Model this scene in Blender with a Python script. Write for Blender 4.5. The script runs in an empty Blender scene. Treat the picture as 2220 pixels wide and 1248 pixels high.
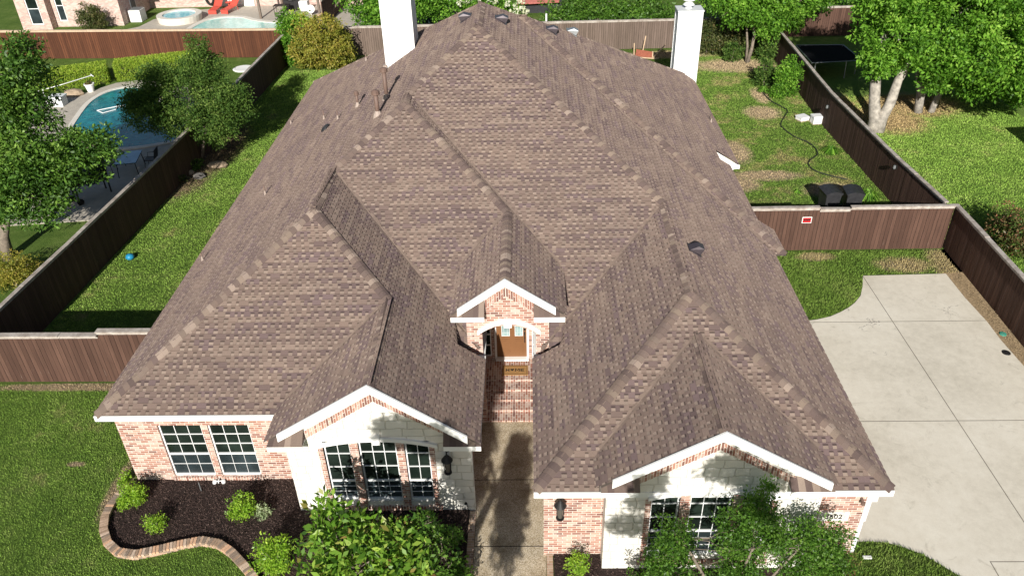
import bpy, math, random
import numpy as np
from mathutils import Vector, Matrix
R = math.radians
random.seed(7)
rng = np.random.default_rng(11)
scene = bpy.context.scene
COL = scene.collection

# ------------------------------------------------------------------ camera
TH, YAW, ROLL, FPX = .5856, .0294, -.0276, 1717.56
CAMZ = 15.6
r0 = Vector((math.cos(YAW), math.sin(YAW), 0)); h0 = Vector((-math.sin(YAW), math.cos(YAW), 0)); zz = Vector((0, 0, 1))
fw = h0*math.cos(TH) - zz*math.sin(TH); u0 = h0*math.sin(TH) + zz*math.cos(TH)
right = r0*math.cos(ROLL) + u0*math.sin(ROLL); up = u0*math.cos(ROLL) - r0*math.sin(ROLL)
cam = bpy.data.cameras.new('camera'); cam_o = bpy.data.objects.new('camera', cam); COL.objects.link(cam_o)
M = Matrix.Identity(4)
for i in range(3):
    M[i][0], M[i][1], M[i][2] = right[i], up[i], -fw[i]
M[2][3] = CAMZ
cam_o.matrix_world = M
cam.sensor_width = 36; cam.lens = 36*FPX/2220; cam.clip_end = 2000
scene.camera = cam_o

# ------------------------------------------------------------------ sky, sun, exposure
SUNV = Vector((-.17, -2.05, 1.0)).normalized()      # towards the sun
EL = math.asin(SUNV.z); AZ = math.atan2(SUNV.x, SUNV.y)
w = bpy.data.worlds.new('World'); scene.world = w; w.use_nodes = True
nt = w.node_tree; bg = nt.nodes['Background']
sky = nt.nodes.new('ShaderNodeTexSky'); sky.sky_type = 'NISHITA'; sky.sun_disc = False
sky.sun_elevation = EL; sky.sun_rotation = AZ
nt.links.new(sky.outputs[0], bg.inputs[0]); bg.inputs[1].default_value = .052
sl = bpy.data.lights.new('sun', 'SUN'); sl.energy = 5.0; sl.angle = R(.55); sl.color = (1, .955, .88)
so = bpy.data.objects.new('sun', sl); COL.objects.link(so)
so.rotation_euler = SUNV.to_track_quat('Z', 'Y').to_euler()
scene.view_settings.view_transform = 'Standard'; scene.view_settings.look = 'None'
scene.view_settings.exposure = .46; scene.view_settings.gamma = 1
scene.cycles.max_bounces = 6; scene.cycles.diffuse_bounces = 3; scene.cycles.transmission_bounces = 2
scene.cycles.transparent_max_bounces = 6

# ------------------------------------------------------------------ material helpers
class NT:
    def __init__(s, name):
        s.m = bpy.data.materials.new(name); s.m.use_nodes = True; s.t = s.m.node_tree
        s.b = s.t.nodes['Principled BSDF']; s.b.inputs['Specular IOR Level'].default_value = .3
    def n(s, t, **k):
        o = s.t.nodes.new('ShaderNode'+t)
        for a, b in k.items(): setattr(o, a, b)
        return o
    def set(s, i, v):
        if hasattr(v, 'is_linked') or isinstance(v, bpy.types.NodeSocket): s.t.links.new(v, i)
        else:
            try: i.default_value = v
            except Exception: i.default_value = (*v, 1) if len(v) == 3 else v
    def math(s, op, a, b=0., c=None, clamp=False):
        o = s.n('Math', operation=op, use_clamp=clamp); s.set(o.inputs[0], a); s.set(o.inputs[1], b)
        if c is not None: s.set(o.inputs[2], c)
        return o.outputs[0]
    def mix(s, f, a, b, mode='MIX'):
        o = s.n('Mix', data_type='RGBA', blend_type=mode); s.set(o.inputs[0], f); s.set(o.inputs[6], a); s.set(o.inputs[7], b)
        return o.outputs[2]
    def noise(s, scale, detail=4, rough=.55, vec=None, dist=0, dim='3D'):
        o = s.n('TexNoise', noise_dimensions=dim); o.inputs['Scale'].default_value = scale; o.inputs['Detail'].default_value = detail
        o.inputs['Roughness'].default_value = rough; o.inputs['Distortion'].default_value = dist
        if vec is not None: s.set(o.inputs['Vector'], vec)
        return o.outputs[0]
    def white(s, vec):
        o = s.n('TexWhiteNoise', noise_dimensions='3D'); s.set(o.inputs[0], vec); return o.outputs[0]
    def pos(s): return s.n('NewGeometry').outputs['Position']
    def uv(s):
        o = s.n('UVMap'); o.uv_map = 'UVMap'; return o.outputs[0]
    def attr(s, nm='col'):
        return s.n('Attribute', attribute_name=nm).outputs[0]
    def sep(s, v):
        o = s.n('SeparateXYZ'); s.set(o.inputs[0], v); return o.outputs
    def comb(s, x, y, z=0.):
        o = s.n('CombineXYZ'); s.set(o.inputs[0], x); s.set(o.inputs[1], y); s.set(o.inputs[2], z); return o.outputs[0]
    def vmul(s, v, k):
        o = s.n('VectorMath', operation='MULTIPLY'); s.set(o.inputs[0], v); o.inputs[1].default_value = k; return o.outputs[0]
    def ramp(s, f, stops, interp='LINEAR'):
        o = s.n('ValToRGB'); s.set(o.inputs[0], f); cr = o.color_ramp; cr.interpolation = interp
        while len(cr.elements) < len(stops): cr.elements.new(.5)
        for e, (p, c) in zip(cr.elements, stops): e.position = p; e.color = (*c, 1) if len(c) == 3 else c
        return o.outputs[0]
    def step(s, f, a, b):
        o = s.n('MapRange', interpolation_type='SMOOTHSTEP'); s.set(o.inputs[0], f); o.inputs[1].default_value = a; o.inputs[2].default_value = b
        return o.outputs[0]
    def bump(s, h, strength=.5, dist=.01):
        o = s.n('Bump'); s.set(o.inputs['Height'], h); o.inputs['Strength'].default_value = strength; o.inputs['Distance'].default_value = dist
        s.t.links.new(o.outputs[0], s.b.inputs['Normal'])
    def out(s, col, rough=.8, metal=0, spec=None):
        s.set(s.b.inputs['Base Color'], col); s.set(s.b.inputs['Roughness'], rough); s.b.inputs['Metallic'].default_value = metal
        if spec is not None: s.b.inputs['Specular IOR Level'].default_value = spec
        return s.m

def plain(name, c, rough=.6, var=.15, scale=6, metal=0, bump=0, spec=None):
    k = NT(name); f = k.noise(scale, 5, .6, k.pos())
    lo = tuple(x*(1-var) for x in c); hi = tuple(min(1, x*(1+var)) for x in c)
    if bump: k.bump(k.noise(scale*6, 4, .6, k.pos()), bump, .01)
    return k.out(k.ramp(f, [(.3, lo), (.7, hi)]), rough, metal, spec)

WHITE = plain('white paint', (.80, .80, .78), .55, .04, 2)
VINYL = plain('white vinyl window frame', (.78, .79, .79), .4, .03, 3)
BLACK = plain('black metal', (.018, .017, .017), .55, .3, 12)
MATBLACK = plain('black woven mat', (.012, .012, .014), .95, .3, 12, 0, 0, .05)
DARKPL = plain('dark plastic', (.03, .03, .033), .45, .3, 8)
GREYM = plain('grey metal', (.35, .37, .38), .4, .1, 8, .6)
BRONZE = plain('brown painted metal pipe', (.16, .105, .085), .55, .15, 9)
VENTM = plain('dark bronze vent metal', (.075, .062, .07), .35, .2, 7, .3)
LEAD = plain('pale pipe flashing', (.36, .29, .25), .6, .12, 20)
ROCK = plain('tan rock', (.34, .26, .18), .9, .3, 5, 0, .6)
REDP = plain('red fabric sling', (.55, .075, .05), .7, .12, 4)
DOORW = plain('brown stained door', (.20, .095, .042), .45, .07, 3)
COIR = plain('coir mat', (.36, .20, .075), .95, .2, 60, 0, .5)
MATINK = plain('black mat print', (.02, .017, .015), .95, .2, 60)
BLUEC = plain('table glass with painted sky reflection', (.30, .47, .62), .15, .2, 2, 0, 0, .6)  # pale blue is the sky's reflection painted into the table top
BARK = plain('grey brown bark', (.20, .165, .13), .9, .35, 9, 0, .8)
PALEBARK = plain('pale mottled bark', (.34, .31, .27), .9, .45, 5, 0, .8)
BALL = plain('blue rubber', (.02, .22, .38), .35, .1, 4)
TEAL = plain('teal plastic', (.05, .30, .22), .6, .1, 8)
HOSE = plain('dark green hose', (.03, .035, .025), .5, .2, 9)
MAILED = plain('galvanised sheet', (.62, .64, .64), .5, .06, 4)
REDS = plain('red sign face', (.45, .015, .02), .4, .05, 4)
SAGE = plain('brown roof shingle far', (.17, .14, .12), .9, .2, 3)  # plain brown for the neighbouring roofs
REDR = plain('red brick paving far', (.36, .12, .10), .8, .3, 6)
WOODP = plain('weathered pergola timber', (.16, .125, .10), .85, .2, 7)
LUMBER = plain('fresh lumber', (.50, .36, .24), .8, .15, 7)
ORANGE = plain('orange mesh', (.28, .09, .055), .8, .2, 9)
CAPW = NT('weathered cap board')
_f = CAPW.noise(4, 6, .65, CAPW.vmul(CAPW.pos(), (1, 1, 1))); _k = CAPW.noise(38, 3, .5, CAPW.pos())
CAPW.bump(_k, .4, .01)
CAPW = CAPW.out(CAPW.mix(CAPW.step(_k, .62, .72), CAPW.ramp(_f, [(.3, (.24, .195, .165)), (.5, (.38, .335, .295)), (.7, (.52, .475, .43))]), (.10, .08, .065)), .85)

def m_fence(name, a, b, streak=.5):
    k = NT(name); p = k.uv(); s = k.sep(p)
    u = k.math('DIVIDE', s[0], .14); pid = k.math('FLOOR', u); fr = k.math('FRACT', u)
    wn = k.white(k.comb(pid, 3.1, 0.)); g = k.noise(1, 6, .65, k.vmul(p, (26, 1.6, 1)))
    g2 = k.noise(1, 5, .7, k.vmul(p, (9, .8, 1)))
    c = k.mix(wn, a, b)
    c = k.mix(k.step(g2, .35, .7), c, k.mix(.5, c, tuple(x*.55 for x in a)))
    pale = k.math('MULTIPLY', k.step(g, .60, .75), k.step(s[1], 1.2, .1))
    c = k.mix(k.math('MULTIPLY', pale, streak), c, (.42, .34, .28))
    gap = k.math('ADD', k.math('LESS_THAN', fr, .07), k.math('GREATER_THAN', fr, .97), clamp=True)
    gapm = k.math('MULTIPLY', gap, k.math('ADD', .55, k.math('MULTIPLY', wn, .4)))
    c = k.mix(gapm, c, (.018, .012, .01))
    k.bump(k.math('SUBTRACT', k.math('MULTIPLY', g, .3), gap), .8, .012)
    return k.out(c, .85)
FENCE = m_fence('brown stained fence boards', (.072, .037, .026), (.122, .066, .047))
FENCER = m_fence('red brown cedar boards', (.075, .027, .013), (.135, .050, .024), .12)
FENCEG = m_fence('grey brown old boards', (.13, .095, .075), (.19, .14, .115), .2)

def m_brick(name, stops, mortar, smear=.35):
    k = NT(name); p = k.uv(); s = k.sep(p)
    row = k.math('FLOOR', k.math('DIVIDE', s[1], .0725)); off = k.math('MULTIPLY', k.math('MODULO', row, 2.), .5)
    uu = k.math('ADD', k.math('DIVIDE', s[0], .215), off); ci = k.math('FLOOR', uu)
    fx = k.math('FRACT', uu); fy = k.math('FRACT', k.math('DIVIDE', s[1], .0725))
    wn = k.white(k.comb(ci, row, 1.7)); wn2 = k.white(k.comb(ci, row, 8.2))
    mx = k.math('MAXIMUM', k.math('LESS_THAN', fx, .06), k.math('LESS_THAN', fy, .17))
    c = k.ramp(wn, stops, 'CONSTANT')
    g = k.noise(45, 4, .6, p); c = k.mix(k.math('MULTIPLY', k.step(g, .45, .8), .5), c, tuple(x*1.5 for x in stops[0][1]))
    sm = k.math('MULTIPLY', k.step(k.math('ADD', k.noise(3.2, 5, .6, p), k.math('MULTIPLY', wn2, .25)), .62, .82), smear)
    c = k.mix(sm, c, (.55, .42, .36))
    c = k.mix(mx, c, mortar)
    k.bump(k.math('SUBTRACT', k.math('MULTIPLY', g, .25), mx), .7, .008)
    return k.out(c, .9)
BRICK = m_brick('old chicago brick', [(0, (.31, .145, .105)), (.22, (.37, .195, .145)), (.42, (.24, .11, .085)), (.58, (.44, .29, .225)), (.74, (.17, .085, .07)), (.86, (.50, .38, .31))], (.70, .63, .56), .7)
BRICKB = m_brick('buff and brown edging brick', [(0, (.30, .19, .125)), (.3, (.38, .26, .17)), (.6, (.19, .12, .09)), (.8, (.42, .31, .22))], (.50, .42, .34), .3)
BRICKP = m_brick('pale pink brick', [(0, (.52, .33, .28)), (.3, (.58, .42, .36)), (.6, (.43, .27, .24)), (.8, (.6, .48, .43))], (.60, .50, .45), .4)

def m_stone():
    k = NT('white limestone'); p = k.uv()
    nz = k.noise(1.7, 3, .5, p); sp = k.sep(p); h_ = .24
    vv = k.math('DIVIDE', k.math('ADD', sp[1], k.math('MULTIPLY', nz, .16)), h_); row = k.math('FLOOR', vv)
    wr = k.white(k.comb(row, 2.2, 5.)); uu = k.math('ADD', k.math('DIVIDE', k.math('ADD', sp[0], k.math('MULTIPLY', nz, .2)), k.math('ADD', .30, k.math('MULTIPLY', wr, .25))), k.math('MULTIPLY', wr, 7.)); ci = k.math('FLOOR', uu)
    wv = k.white(k.comb(ci, row, .3)); fx = k.math('FRACT', uu); fy = k.math('FRACT', vv)
    ed = k.math('MINIMUM', k.math('MINIMUM', fx, k.math('SUBTRACT', 1., fx)), k.math('MINIMUM', fy, k.math('SUBTRACT', 1., fy)))
    e = k.step(k.math('ADD', ed, k.math('MULTIPLY', k.math('SUBTRACT', k.noise(14, 4, .6, p), .5), .05)), .0, .05)
    c = k.ramp(wv, [(0, (.66, .64, .58)), (.5, (.76, .745, .70)), (1, (.70, .675, .61))])
    c = k.mix(k.math('MULTIPLY', k.step(k.noise(6, 5, .6, p), .58, .85), .6), c, (.62, .55, .44))
    c = k.mix(e, (.60, .57, .50), c)
    k.bump(k.math('ADD', k.math('MULTIPLY', k.noise(22, 5, .65, p), .5), e), .75, .02)
    return k.out(c, .9)
STONE = m_stone()

def m_shingle():
    k = NT('laminated asphalt shingle'); a = k.attr(); p = k.pos()
    g = k.noise(160, 2, .7, p); g2 = k.noise(.5, 5, .65, p)
    c = k.mix(1, a, k.ramp(g, [(.25, (.72, .72, .72)), (.75, (1.25, 1.24, 1.22))]), 'MULTIPLY')
    c = k.mix(1, c, k.ramp(g2, [(.3, (.91, .90, .95)), (.7, (1.06, 1.045, 1.06))]), 'MULTIPLY')
    k.bump(g, .8, .006); k.b.inputs['Diffuse Roughness'].default_value = .6
    return k.out(c, .95, 0, .1)
SHINGLE = m_shingle()

def m_glass(name, c=(.012, .016, .016), rough=.06):
    k = NT(name); n = k.noise(1.4, 4, .6, k.pos())
    return k.out(k.ramp(n, [(.4, c), (.8, tuple(min(1, x*2.5+.004) for x in c))]), rough, 0, .35)
GLASS = m_glass('dark window glass', (.008, .013, .010), .08); GLASSB = m_glass('screened lower glass', (.016, .024, .027), .35)  # GLASS: greenish noise paints uneven reflections into the colour
LEADED = m_glass('leaded textured glass', (.17, .25, .25), .3)
SCREEN = m_glass('dark solar screen', (.03, .04, .045), .5)

def m_grass(name, seedoff, dry=.2, patches=(), bare=(.40, .31, .21), bright=1., tuft=False):
    k = NT(name); p = k.pos(); q = k.n('VectorMath', operation='ADD'); k.set(q.inputs[0], p); q.inputs[1].default_value = (seedoff, seedoff*.7, 0)
    q = q.outputs[0]; s = k.sep(p)
    n1 = k.noise(.55, 5, .6, q); n2 = k.noise(3.2, 5, .65, q); n3 = k.noise(34, 3, .7, q)
    g = [(.085, .155, .030), (.125, .205, .042), (.180, .255, .070)]
    g = [tuple(x*bright for x in c) for c in g]
    c = k.ramp(k.math('ADD', k.math('MULTIPLY', n1, .5), k.math('MULTIPLY', n2, .5)), [(.34, g[0]), (.5, g[1]), (.64, g[2])])
    c = k.mix(1, c, k.ramp(n3, [(.25, (.6, .62, .6)), (.75, (1.35, 1.3, 1.2))]), 'MULTIPLY')
    straw = k.mix(k.step(n3, .3, .7), (.20, .17, .075), (.36, .31, .15))
    c = k.mix(k.math('MULTIPLY', k.step(k.math('ADD', n1, k.math('MULTIPLY', n2, .4)), .92-dry, 1.12-dry), .85), c, straw)
    m = None
    for (x, y, rx, ry, soft) in patches:
        dx = k.math('DIVIDE', k.math('SUBTRACT', s[0], x), rx); dy = k.math('DIVIDE', k.math('SUBTRACT', s[1], y), ry)
        d = k.math('ADD', k.math('MULTIPLY', dx, dx), k.math('MULTIPLY', dy, dy))
        m = d if m is None else k.math('MINIMUM', m, d)
    if m is not None:
        m = k.math('ADD', m, k.math('MULTIPLY', k.math('SUBTRACT', n2, .5), 2.6))
        m = k.math('ADD', m, k.math('MULTIPLY', k.math('SUBTRACT', k.noise(14, 4, .7, q), .5), 3.4))
        bc = k.mix(k.step(n3, .3, .75), tuple(x*.75 for x in bare), tuple(x*1.2 for x in bare))
        c = k.mix(k.step(m, 2.2, .4), c, bc)
    if tuft:
        c = k.mix(1, c, k.attr(), 'MULTIPLY')
    else:
        c = k.mix(1, c, (.95, .95, .95), 'MULTIPLY'); k.bump(k.math('ADD', n3, k.noise(90, 2, .6, q)), 1, .04)
    return k.out(c, .9, 0, .1)

def m_leaf(name, cols, rough=.5, trans=.35, spec=.3, gain=1.3):
    k = NT(name); a = k.sep(k.attr())
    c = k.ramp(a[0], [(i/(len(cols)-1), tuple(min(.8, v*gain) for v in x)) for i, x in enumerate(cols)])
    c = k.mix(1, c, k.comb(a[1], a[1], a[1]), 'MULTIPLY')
    k.out(c, rough, 0, spec)
    tr = k.n('BsdfTranslucent'); k.set(tr.inputs[0], k.mix(1, c, (1.3, 1.5, .5), 'MULTIPLY'))
    mx = k.n('MixShader'); mx.inputs[0].default_value = trans
    k.t.links.new(k.b.outputs[0], mx.inputs[1]); k.t.links.new(tr.outputs[0], mx.inputs[2])
    k.t.links.new(mx.outputs[0], k.t.nodes['Material Output'].inputs[0])
    return k.m

# ------------------------------------------------------------------ mesh helpers
def tag(o, label=None, cat=None, group=None, kind=None):
    if label: o['label'] = label
    if cat: o['category'] = cat
    if group: o['group'] = group
    if kind: o['kind'] = kind
    return o
def empty(name, loc=(0, 0, 0), rz=0, parent=None):
    o = bpy.data.objects.new(name, None); COL.objects.link(o); o.location = loc; o.rotation_euler = (0, 0, rz)
    o.empty_display_size = .3
    if parent: o.parent = parent
    return o
def attach(o, parent):
    # vertices are in world metres: cancel the location of the thing's Empty
    if parent:
        o.parent = parent
        if parent.type == 'EMPTY': o.matrix_parent_inverse = Matrix.Translation(-Vector(parent.location))
def copy_tree(o, parent=None):
    c = o.copy(); COL.objects.link(c); inv = o.matrix_parent_inverse.copy(); c.parent = parent; c.matrix_parent_inverse = inv
    for ch in list(o.children): copy_tree(ch, c)
    return c

class MB:
    def __init__(s): s.v = []; s.f = []; s.uv = []; s.c = []
    def face(s, pts, uv=None, col=(1, 1, 1), swap=False):
        b = len(s.v); s.v += [tuple(p) for p in pts]; s.f.append(tuple(range(b, b+len(pts))))
        if uv is None:
            a, d, e = Vector(pts[0]), Vector(pts[1]), Vector(pts[2]); n = (d-a).cross(e-a)
            ax = max(range(3), key=lambda i: abs(n[i]))
            ij = ((1, 2), (0, 2), (0, 1))[ax]; uv = [(p[ij[0]], p[ij[1]]) for p in pts]
        if swap: uv = [(q, p) for p, q in uv]
        s.uv += uv; s.c.append(col)
    def box(s, x0, x1, y0, y1, z0, z1, col=(1, 1, 1), swap=False, T=None):
        P = [(x, y, z) for z in (z0, z1) for y in (y0, y1) for x in (x0, x1)]
        for q in ((0, 2, 3, 1), (4, 5, 7, 6), (0, 1, 5, 4), (2, 6, 7, 3), (0, 4, 6, 2), (1, 3, 7, 5)):
            pts = [P[i] for i in q]; a = Vector(pts[0]); n = (Vector(pts[1])-a).cross(Vector(pts[2])-a); ax = max(range(3), key=lambda i: abs(n[i]))
            ij = ((1, 2), (0, 2), (0, 1))[ax]; uv = [(p[ij[0]], p[ij[1]]) for p in pts]
            if T: pts = [T(Vector(p)) for p in pts]
            s.face(pts, uv, col, swap)
    def bar(s, a, b, w, h, col=(1, 1, 1), upv=(0, 0, 1)):
        a = Vector(a); b = Vector(b); d = (b-a); L = d.length; d.normalize(); u = Vector(upv); sd = d.cross(u)
        if sd.length < 1e-4: sd = d.cross(Vector((0, 1, 0)))
        sd.normalize(); u = sd.cross(d)
        s.box(0, L, -w/2, w/2, -h/2, h/2, col, T=lambda p: a + d*p.x + sd*p.y + u*p.z)
    def prism(s, poly, z0, z1, col=(1, 1, 1), top=True, bottom=True):
        n = len(poly)
        if top: s.face([(x, y, z1) for x, y in poly], col=col)
        if bottom: s.face([(x, y, z0) for x, y in reversed(poly)], col=col)
        L = 0
        for i in range(n):
            (x0, y0), (x1, y1) = poly[i], poly[(i+1) % n]; d = math.hypot(x1-x0, y1-y0)
            s.face([(x0, y0, z0), (x1, y1, z0), (x1, y1, z1), (x0, y0, z1)], [(L, z0), (L+d, z0), (L+d, z1), (L, z1)], col); L += d
    def tube(s, pts, rad, n=8, cap=True, col=(1, 1, 1)):
        pts = [Vector(p) for p in pts]; rad = rad if hasattr(rad, '__len__') else [rad]*len(pts); rings = []
        ref = Vector((0, 0, 1))
        for i, p in enumerate(pts):
            d = (pts[min(i+1, len(pts)-1)]-pts[max(i-1, 0)]).normalized()
            if i == 0: ref = d.orthogonal().normalized()
            sd = (ref - d*ref.dot(d)).normalized(); ref = sd; t = d.cross(sd)
            b = len(s.v)
            for j in range(n):
                a = 2*math.pi*j/n; s.v.append(tuple(p + (sd*math.cos(a)+t*math.sin(a))*rad[i]))
            rings.append(b)
        for i in range(len(pts)-1):
            for j in range(n):
                a, b = rings[i], rings[i+1]; s.f.append((a+j, a+(j+1) % n, b+(j+1) % n, b+j)); s.uv += [(j/n, i), ((j+1)/n, i), ((j+1)/n, i+1), (j/n, i+1)]; s.c.append(col)
        if cap:
            for b, rev in ((rings[0], True), (rings[-1], False)):
                q = list(range(b, b+n)); q = q[::-1] if rev else q; s.f.append(tuple(q)); s.uv += [(0, 0)]*n; s.c.append(col)
    def lathe(s, c, prof, n=16, col=(1, 1, 1)):
        cx, cy, cz = c; rings = []
        for r, z in prof:
            b = len(s.v); rings.append(b)
            for j in range(n):
                a = 2*math.pi*j/n; s.v.append((cx+r*math.cos(a), cy+r*math.sin(a), cz+z))
        for i in range(len(prof)-1):
            for j in range(n):
                a, b = rings[i], rings[i+1]; s.f.append((a+j, a+(j+1) % n, b+(j+1) % n, b+j)); s.uv += [(0, 0)]*4; s.c.append(col)
        for b, rev in ((rings[0], True), (rings[-1], False)):
            q = list(range(b, b+n)); q = q[::-1] if rev else q; s.f.append(tuple(q)); s.uv += [(0, 0)]*n; s.c.append(col)
    def build(s, name, mat, parent=None, smooth=False):
        me = bpy.data.meshes.new(name); me.from_pydata(s.v, [], s.f)
        uvl = me.uv_layers.new(name='UVMap'); uvl.data.foreach_set('uv', np.array(s.uv, dtype=np.float32).ravel())
        ca = me.color_attributes.new('col', 'FLOAT_COLOR', 'CORNER')
        cc = np.repeat(np.array([(*c, 1) for c in s.c], dtype=np.float32), [len(f) for f in s.f], axis=0)
        ca.data.foreach_set('color', cc.ravel())
        if smooth: me.polygons.foreach_set('use_smooth', [True]*len(me.polygons))
        me.materials.append(mat); o = bpy.data.objects.new(name, me); COL.objects.link(o)
        attach(o, parent)
        return o

def fast(name, V, nper, cols, mat, parent=None):
    """V (N*nper,3) vertices, each consecutive nper a face; cols (N,3)"""
    N = len(V)//nper; me = bpy.data.meshes.new(name)
    me.vertices.add(len(V)); me.vertices.foreach_set('co', np.ascontiguousarray(V, dtype=np.float32).ravel())
    me.loops.add(len(V)); me.loops.foreach_set('vertex_index', np.arange(len(V), dtype=np.int32))
    me.polygons.add(N); me.polygons.foreach_set('loop_start', np.arange(0, len(V), nper, dtype=np.int32))
    me.polygons.foreach_set('loop_total', np.full(N, nper, dtype=np.int32))
    me.update(calc_edges=True)
    ca = me.color_attributes.new('col', 'FLOAT_COLOR', 'CORNER')
    cc = np.repeat(np.concatenate([cols, np.ones((N, 1))], 1).astype(np.float32), nper, axis=0); ca.data.foreach_set('color', cc.ravel())
    me.materials.append(mat); o = bpy.data.objects.new(name, me); COL.objects.link(o)
    attach(o, parent)
    return o

def leaves(centres, per, spread, size, aspect=.5, upb=.6, hue=None, droop=0.):
    """clumps of folded leaf faces around centres"""
    C = np.repeat(centres, per, axis=0); n = len(C); sp = np.repeat(spread, per) if np.ndim(spread) else spread
    d = rng.normal(size=(n, 3)); d /= np.linalg.norm(d, axis=1)[:, None]
    rad = rng.random(n)**.45
    P = C + d*(rad*sp)[:, None]*np.array([1, 1, .7])
    a = rng.normal(size=(n, 3)) + d*1.1; a[:, 2] -= droop; a /= np.linalg.norm(a, axis=1)[:, None]
    nn = rng.normal(size=(n, 3))*.9; nn[:, 2] += upb; nn[:, 1] -= .25
    b = np.cross(nn, a); b /= np.linalg.norm(b, axis=1)[:, None]+1e-9
    L = size*(.6+.8*rng.random(n))[:, None]; w_ = L*aspect*.5
    up_ = np.cross(a, b); fold = w_*.35
    V = np.stack([P, P+a*L*.5+b*w_+up_*fold, P+a*L, P+a*L*.5-b*w_+up_*fold], 1).reshape(-1, 3)
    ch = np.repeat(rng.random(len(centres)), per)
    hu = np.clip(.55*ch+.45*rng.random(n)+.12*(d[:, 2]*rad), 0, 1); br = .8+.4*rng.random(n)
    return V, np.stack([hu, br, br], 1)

def crown_points(blobs, n, thick=.55, ymin=None):
    B = np.array(blobs, float); vol = (B[:, 3]*B[:, 4]*B[:, 5])**(2/3); k = rng.choice(len(B), n, p=vol/vol.sum())
    d = rng.normal(size=(n, 3)); d /= np.linalg.norm(d, axis=1)[:, None]; r = 1-thick*rng.random(n)**1.6
    r *= 1+.12*rng.normal(size=n)
    return B[k, :3] + d*r[:, None]*B[k, 3:]

def limbs(mb, base, pts, r):
    for p in pts:
        a = Vector(base); b = Vector(p); m1 = a.lerp(b, .35)+Vector((random.uniform(-.15, .15), random.uniform(-.15, .15), .12)); m2 = a.lerp(b, .7)+Vector((random.uniform(-.15, .15), random.uniform(-.15, .15), .1))
        mb.tube([a, m1, m2, b], [r, r*.7, r*.45, r*.18], 6)

LEAFM = {}
def tree(name, label, cat, base, trunk, blobs, n, per, spread, size, lm, bark=BARK, group=None, aspect=.5, lr=.07, droop=.2, thick=.55):
    """trunk: list of (points, radii)"""
    t = tag(empty(name, base), label, cat, group); mb = MB()
    for pts, rad in trunk: mb.tube(pts, rad, 10)
    top = trunk[0][0][-1]
    for i, bl in enumerate(blobs):
        src = trunk[i % len(trunk)][0][-1]; limbs(mb, src, [bl[:3]], lr)
        for _ in range(2): limbs(mb, bl[:3], [(bl[0]+random.uniform(-.7, .7)*bl[3], bl[1]+random.uniform(-.7, .7)*bl[4], bl[2]+random.uniform(-.3, .7)*bl[5])], lr*.5)
    mb.build('trunk', bark, t, True)
    cp = crown_points(blobs, n, thick); V, c = leaves(cp, per, np.array(spread)*(.7+.6*rng.random(n)), size, aspect, droop=droop)
    fast('crown', V, 4, c, lm, t)
    return t

def shrub(name, label, base, rx, ry, rz, n, per, size, lm, cat='shrub', group=None, stems=5, spread=.1, aspect=.45, zc=None):
    t = tag(empty(name, base), label, cat, group); x, y, z = base; mb = MB()
    for i in range(stems):
        a = random.uniform(0, 6.28); q = random.uniform(.3, .8)
        mb.tube([(x, y, z-.02), (x+.3*q*rx*math.cos(a), y+.3*q*ry*math.sin(a), z+rz*.7), (x+q*rx*math.cos(a), y+q*ry*math.sin(a), z+rz*1.5)], [.02, .014, .005], 5)
    mb.build('stem', BARK, t)
    zc = z+rz*.95 if zc is None else zc
    cp = crown_points([(x, y, zc, rx, ry, rz)], n, .7); cp = cp[cp[:, 2] > z+.02]
    V, c = leaves(cp, per, np.full(len(cp), spread), size, aspect, upb=1., droop=-.3)
    fast('foliage', V, 4, c, lm, t)
    return t

# ================================================================== GROUND
DRY1 = [(12.2, 39.8, .8, .8, 1), (9.7, 34.9, .6, 1.1, 1), (10.4, 32.3, 1.4, .45, 1), (12.8, 30.8, .9, .6, 1), (12.7, 42.3, .4, 1.0, 1), (12.5, 47.5, 2.2, 1.0, 1), (8.5, 49.8, 2.5, .6, 1), (9.2, 31.6, .7, .7, 1)]
G_GROUND = m_grass('grass far ground', 3, .1)
PF = [(-10.85, 14.2, .22, .9, 1), (-12.4, 15.1, .22, .08, 1), (-13.5, 18.3, 3.0, .15, 1), (-10.9, 16.8, .2, 1.2, 1)]
G_FRONT = m_grass('front lawn grass', 11, .12, PF, bright=1.05); G_FRONT_T = m_grass('front lawn blades', 11, .12, PF, bright=1.38, tuft=True)
G_SIDE = m_grass('side lawn grass', 37, .13, [(-16.2, 33, 1.3, 2.0, 1), (-15.4, 36, 1.0, 3.0, 1)], bare=(.20, .15, .10), bright=.95); G_SIDE_T = m_grass('side lawn blades', 37, .13, [(-16.2, 33, 1.3, 2.0, 1), (-15.4, 36, 1.0, 3.0, 1)], bare=(.20, .15, .10), bright=1.45, tuft=True)
G_YARD = m_grass('back yard dry grass', 5, .24, DRY1); G_YARD_T = m_grass('back yard dry blades', 5, .24, DRY1, bright=1.1, tuft=True)
PN = [(18.2, 38.6, 1.6, 1.6, 1), (16.3, 40.5, .9, 2.4, 1), (20, 40.5, 2.2, 1.5, 1)]
G_NEXT = m_grass('bright neighbouring lawn grass', 71, .12, PN, bare=(.42, .31, .17), bright=1.4); G_NEXT_T = m_grass('bright neighbouring lawn blades', 71, .12, PN, bare=(.42, .31, .17), bright=1.7, tuft=True)
PB = [(13.6, 24.7, .9, .45, 1), (10.6, 25.35, .6, .25, 1), (15.2, 24.7, .6, 1.0, 1)]
G_DR = m_grass('driveway edge grass', 23, .05, PB, bare=(.36, .30, .20), bright=.75); G_DR_T = m_grass('driveway edge blades', 23, .05, PB, bare=(.36, .29, .16), bright=1.1, tuft=True)
G_MULCHS = plain('dry leaf litter strip', (.33, .24, .14), .95, .45, 14, 0, 1)

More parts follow.
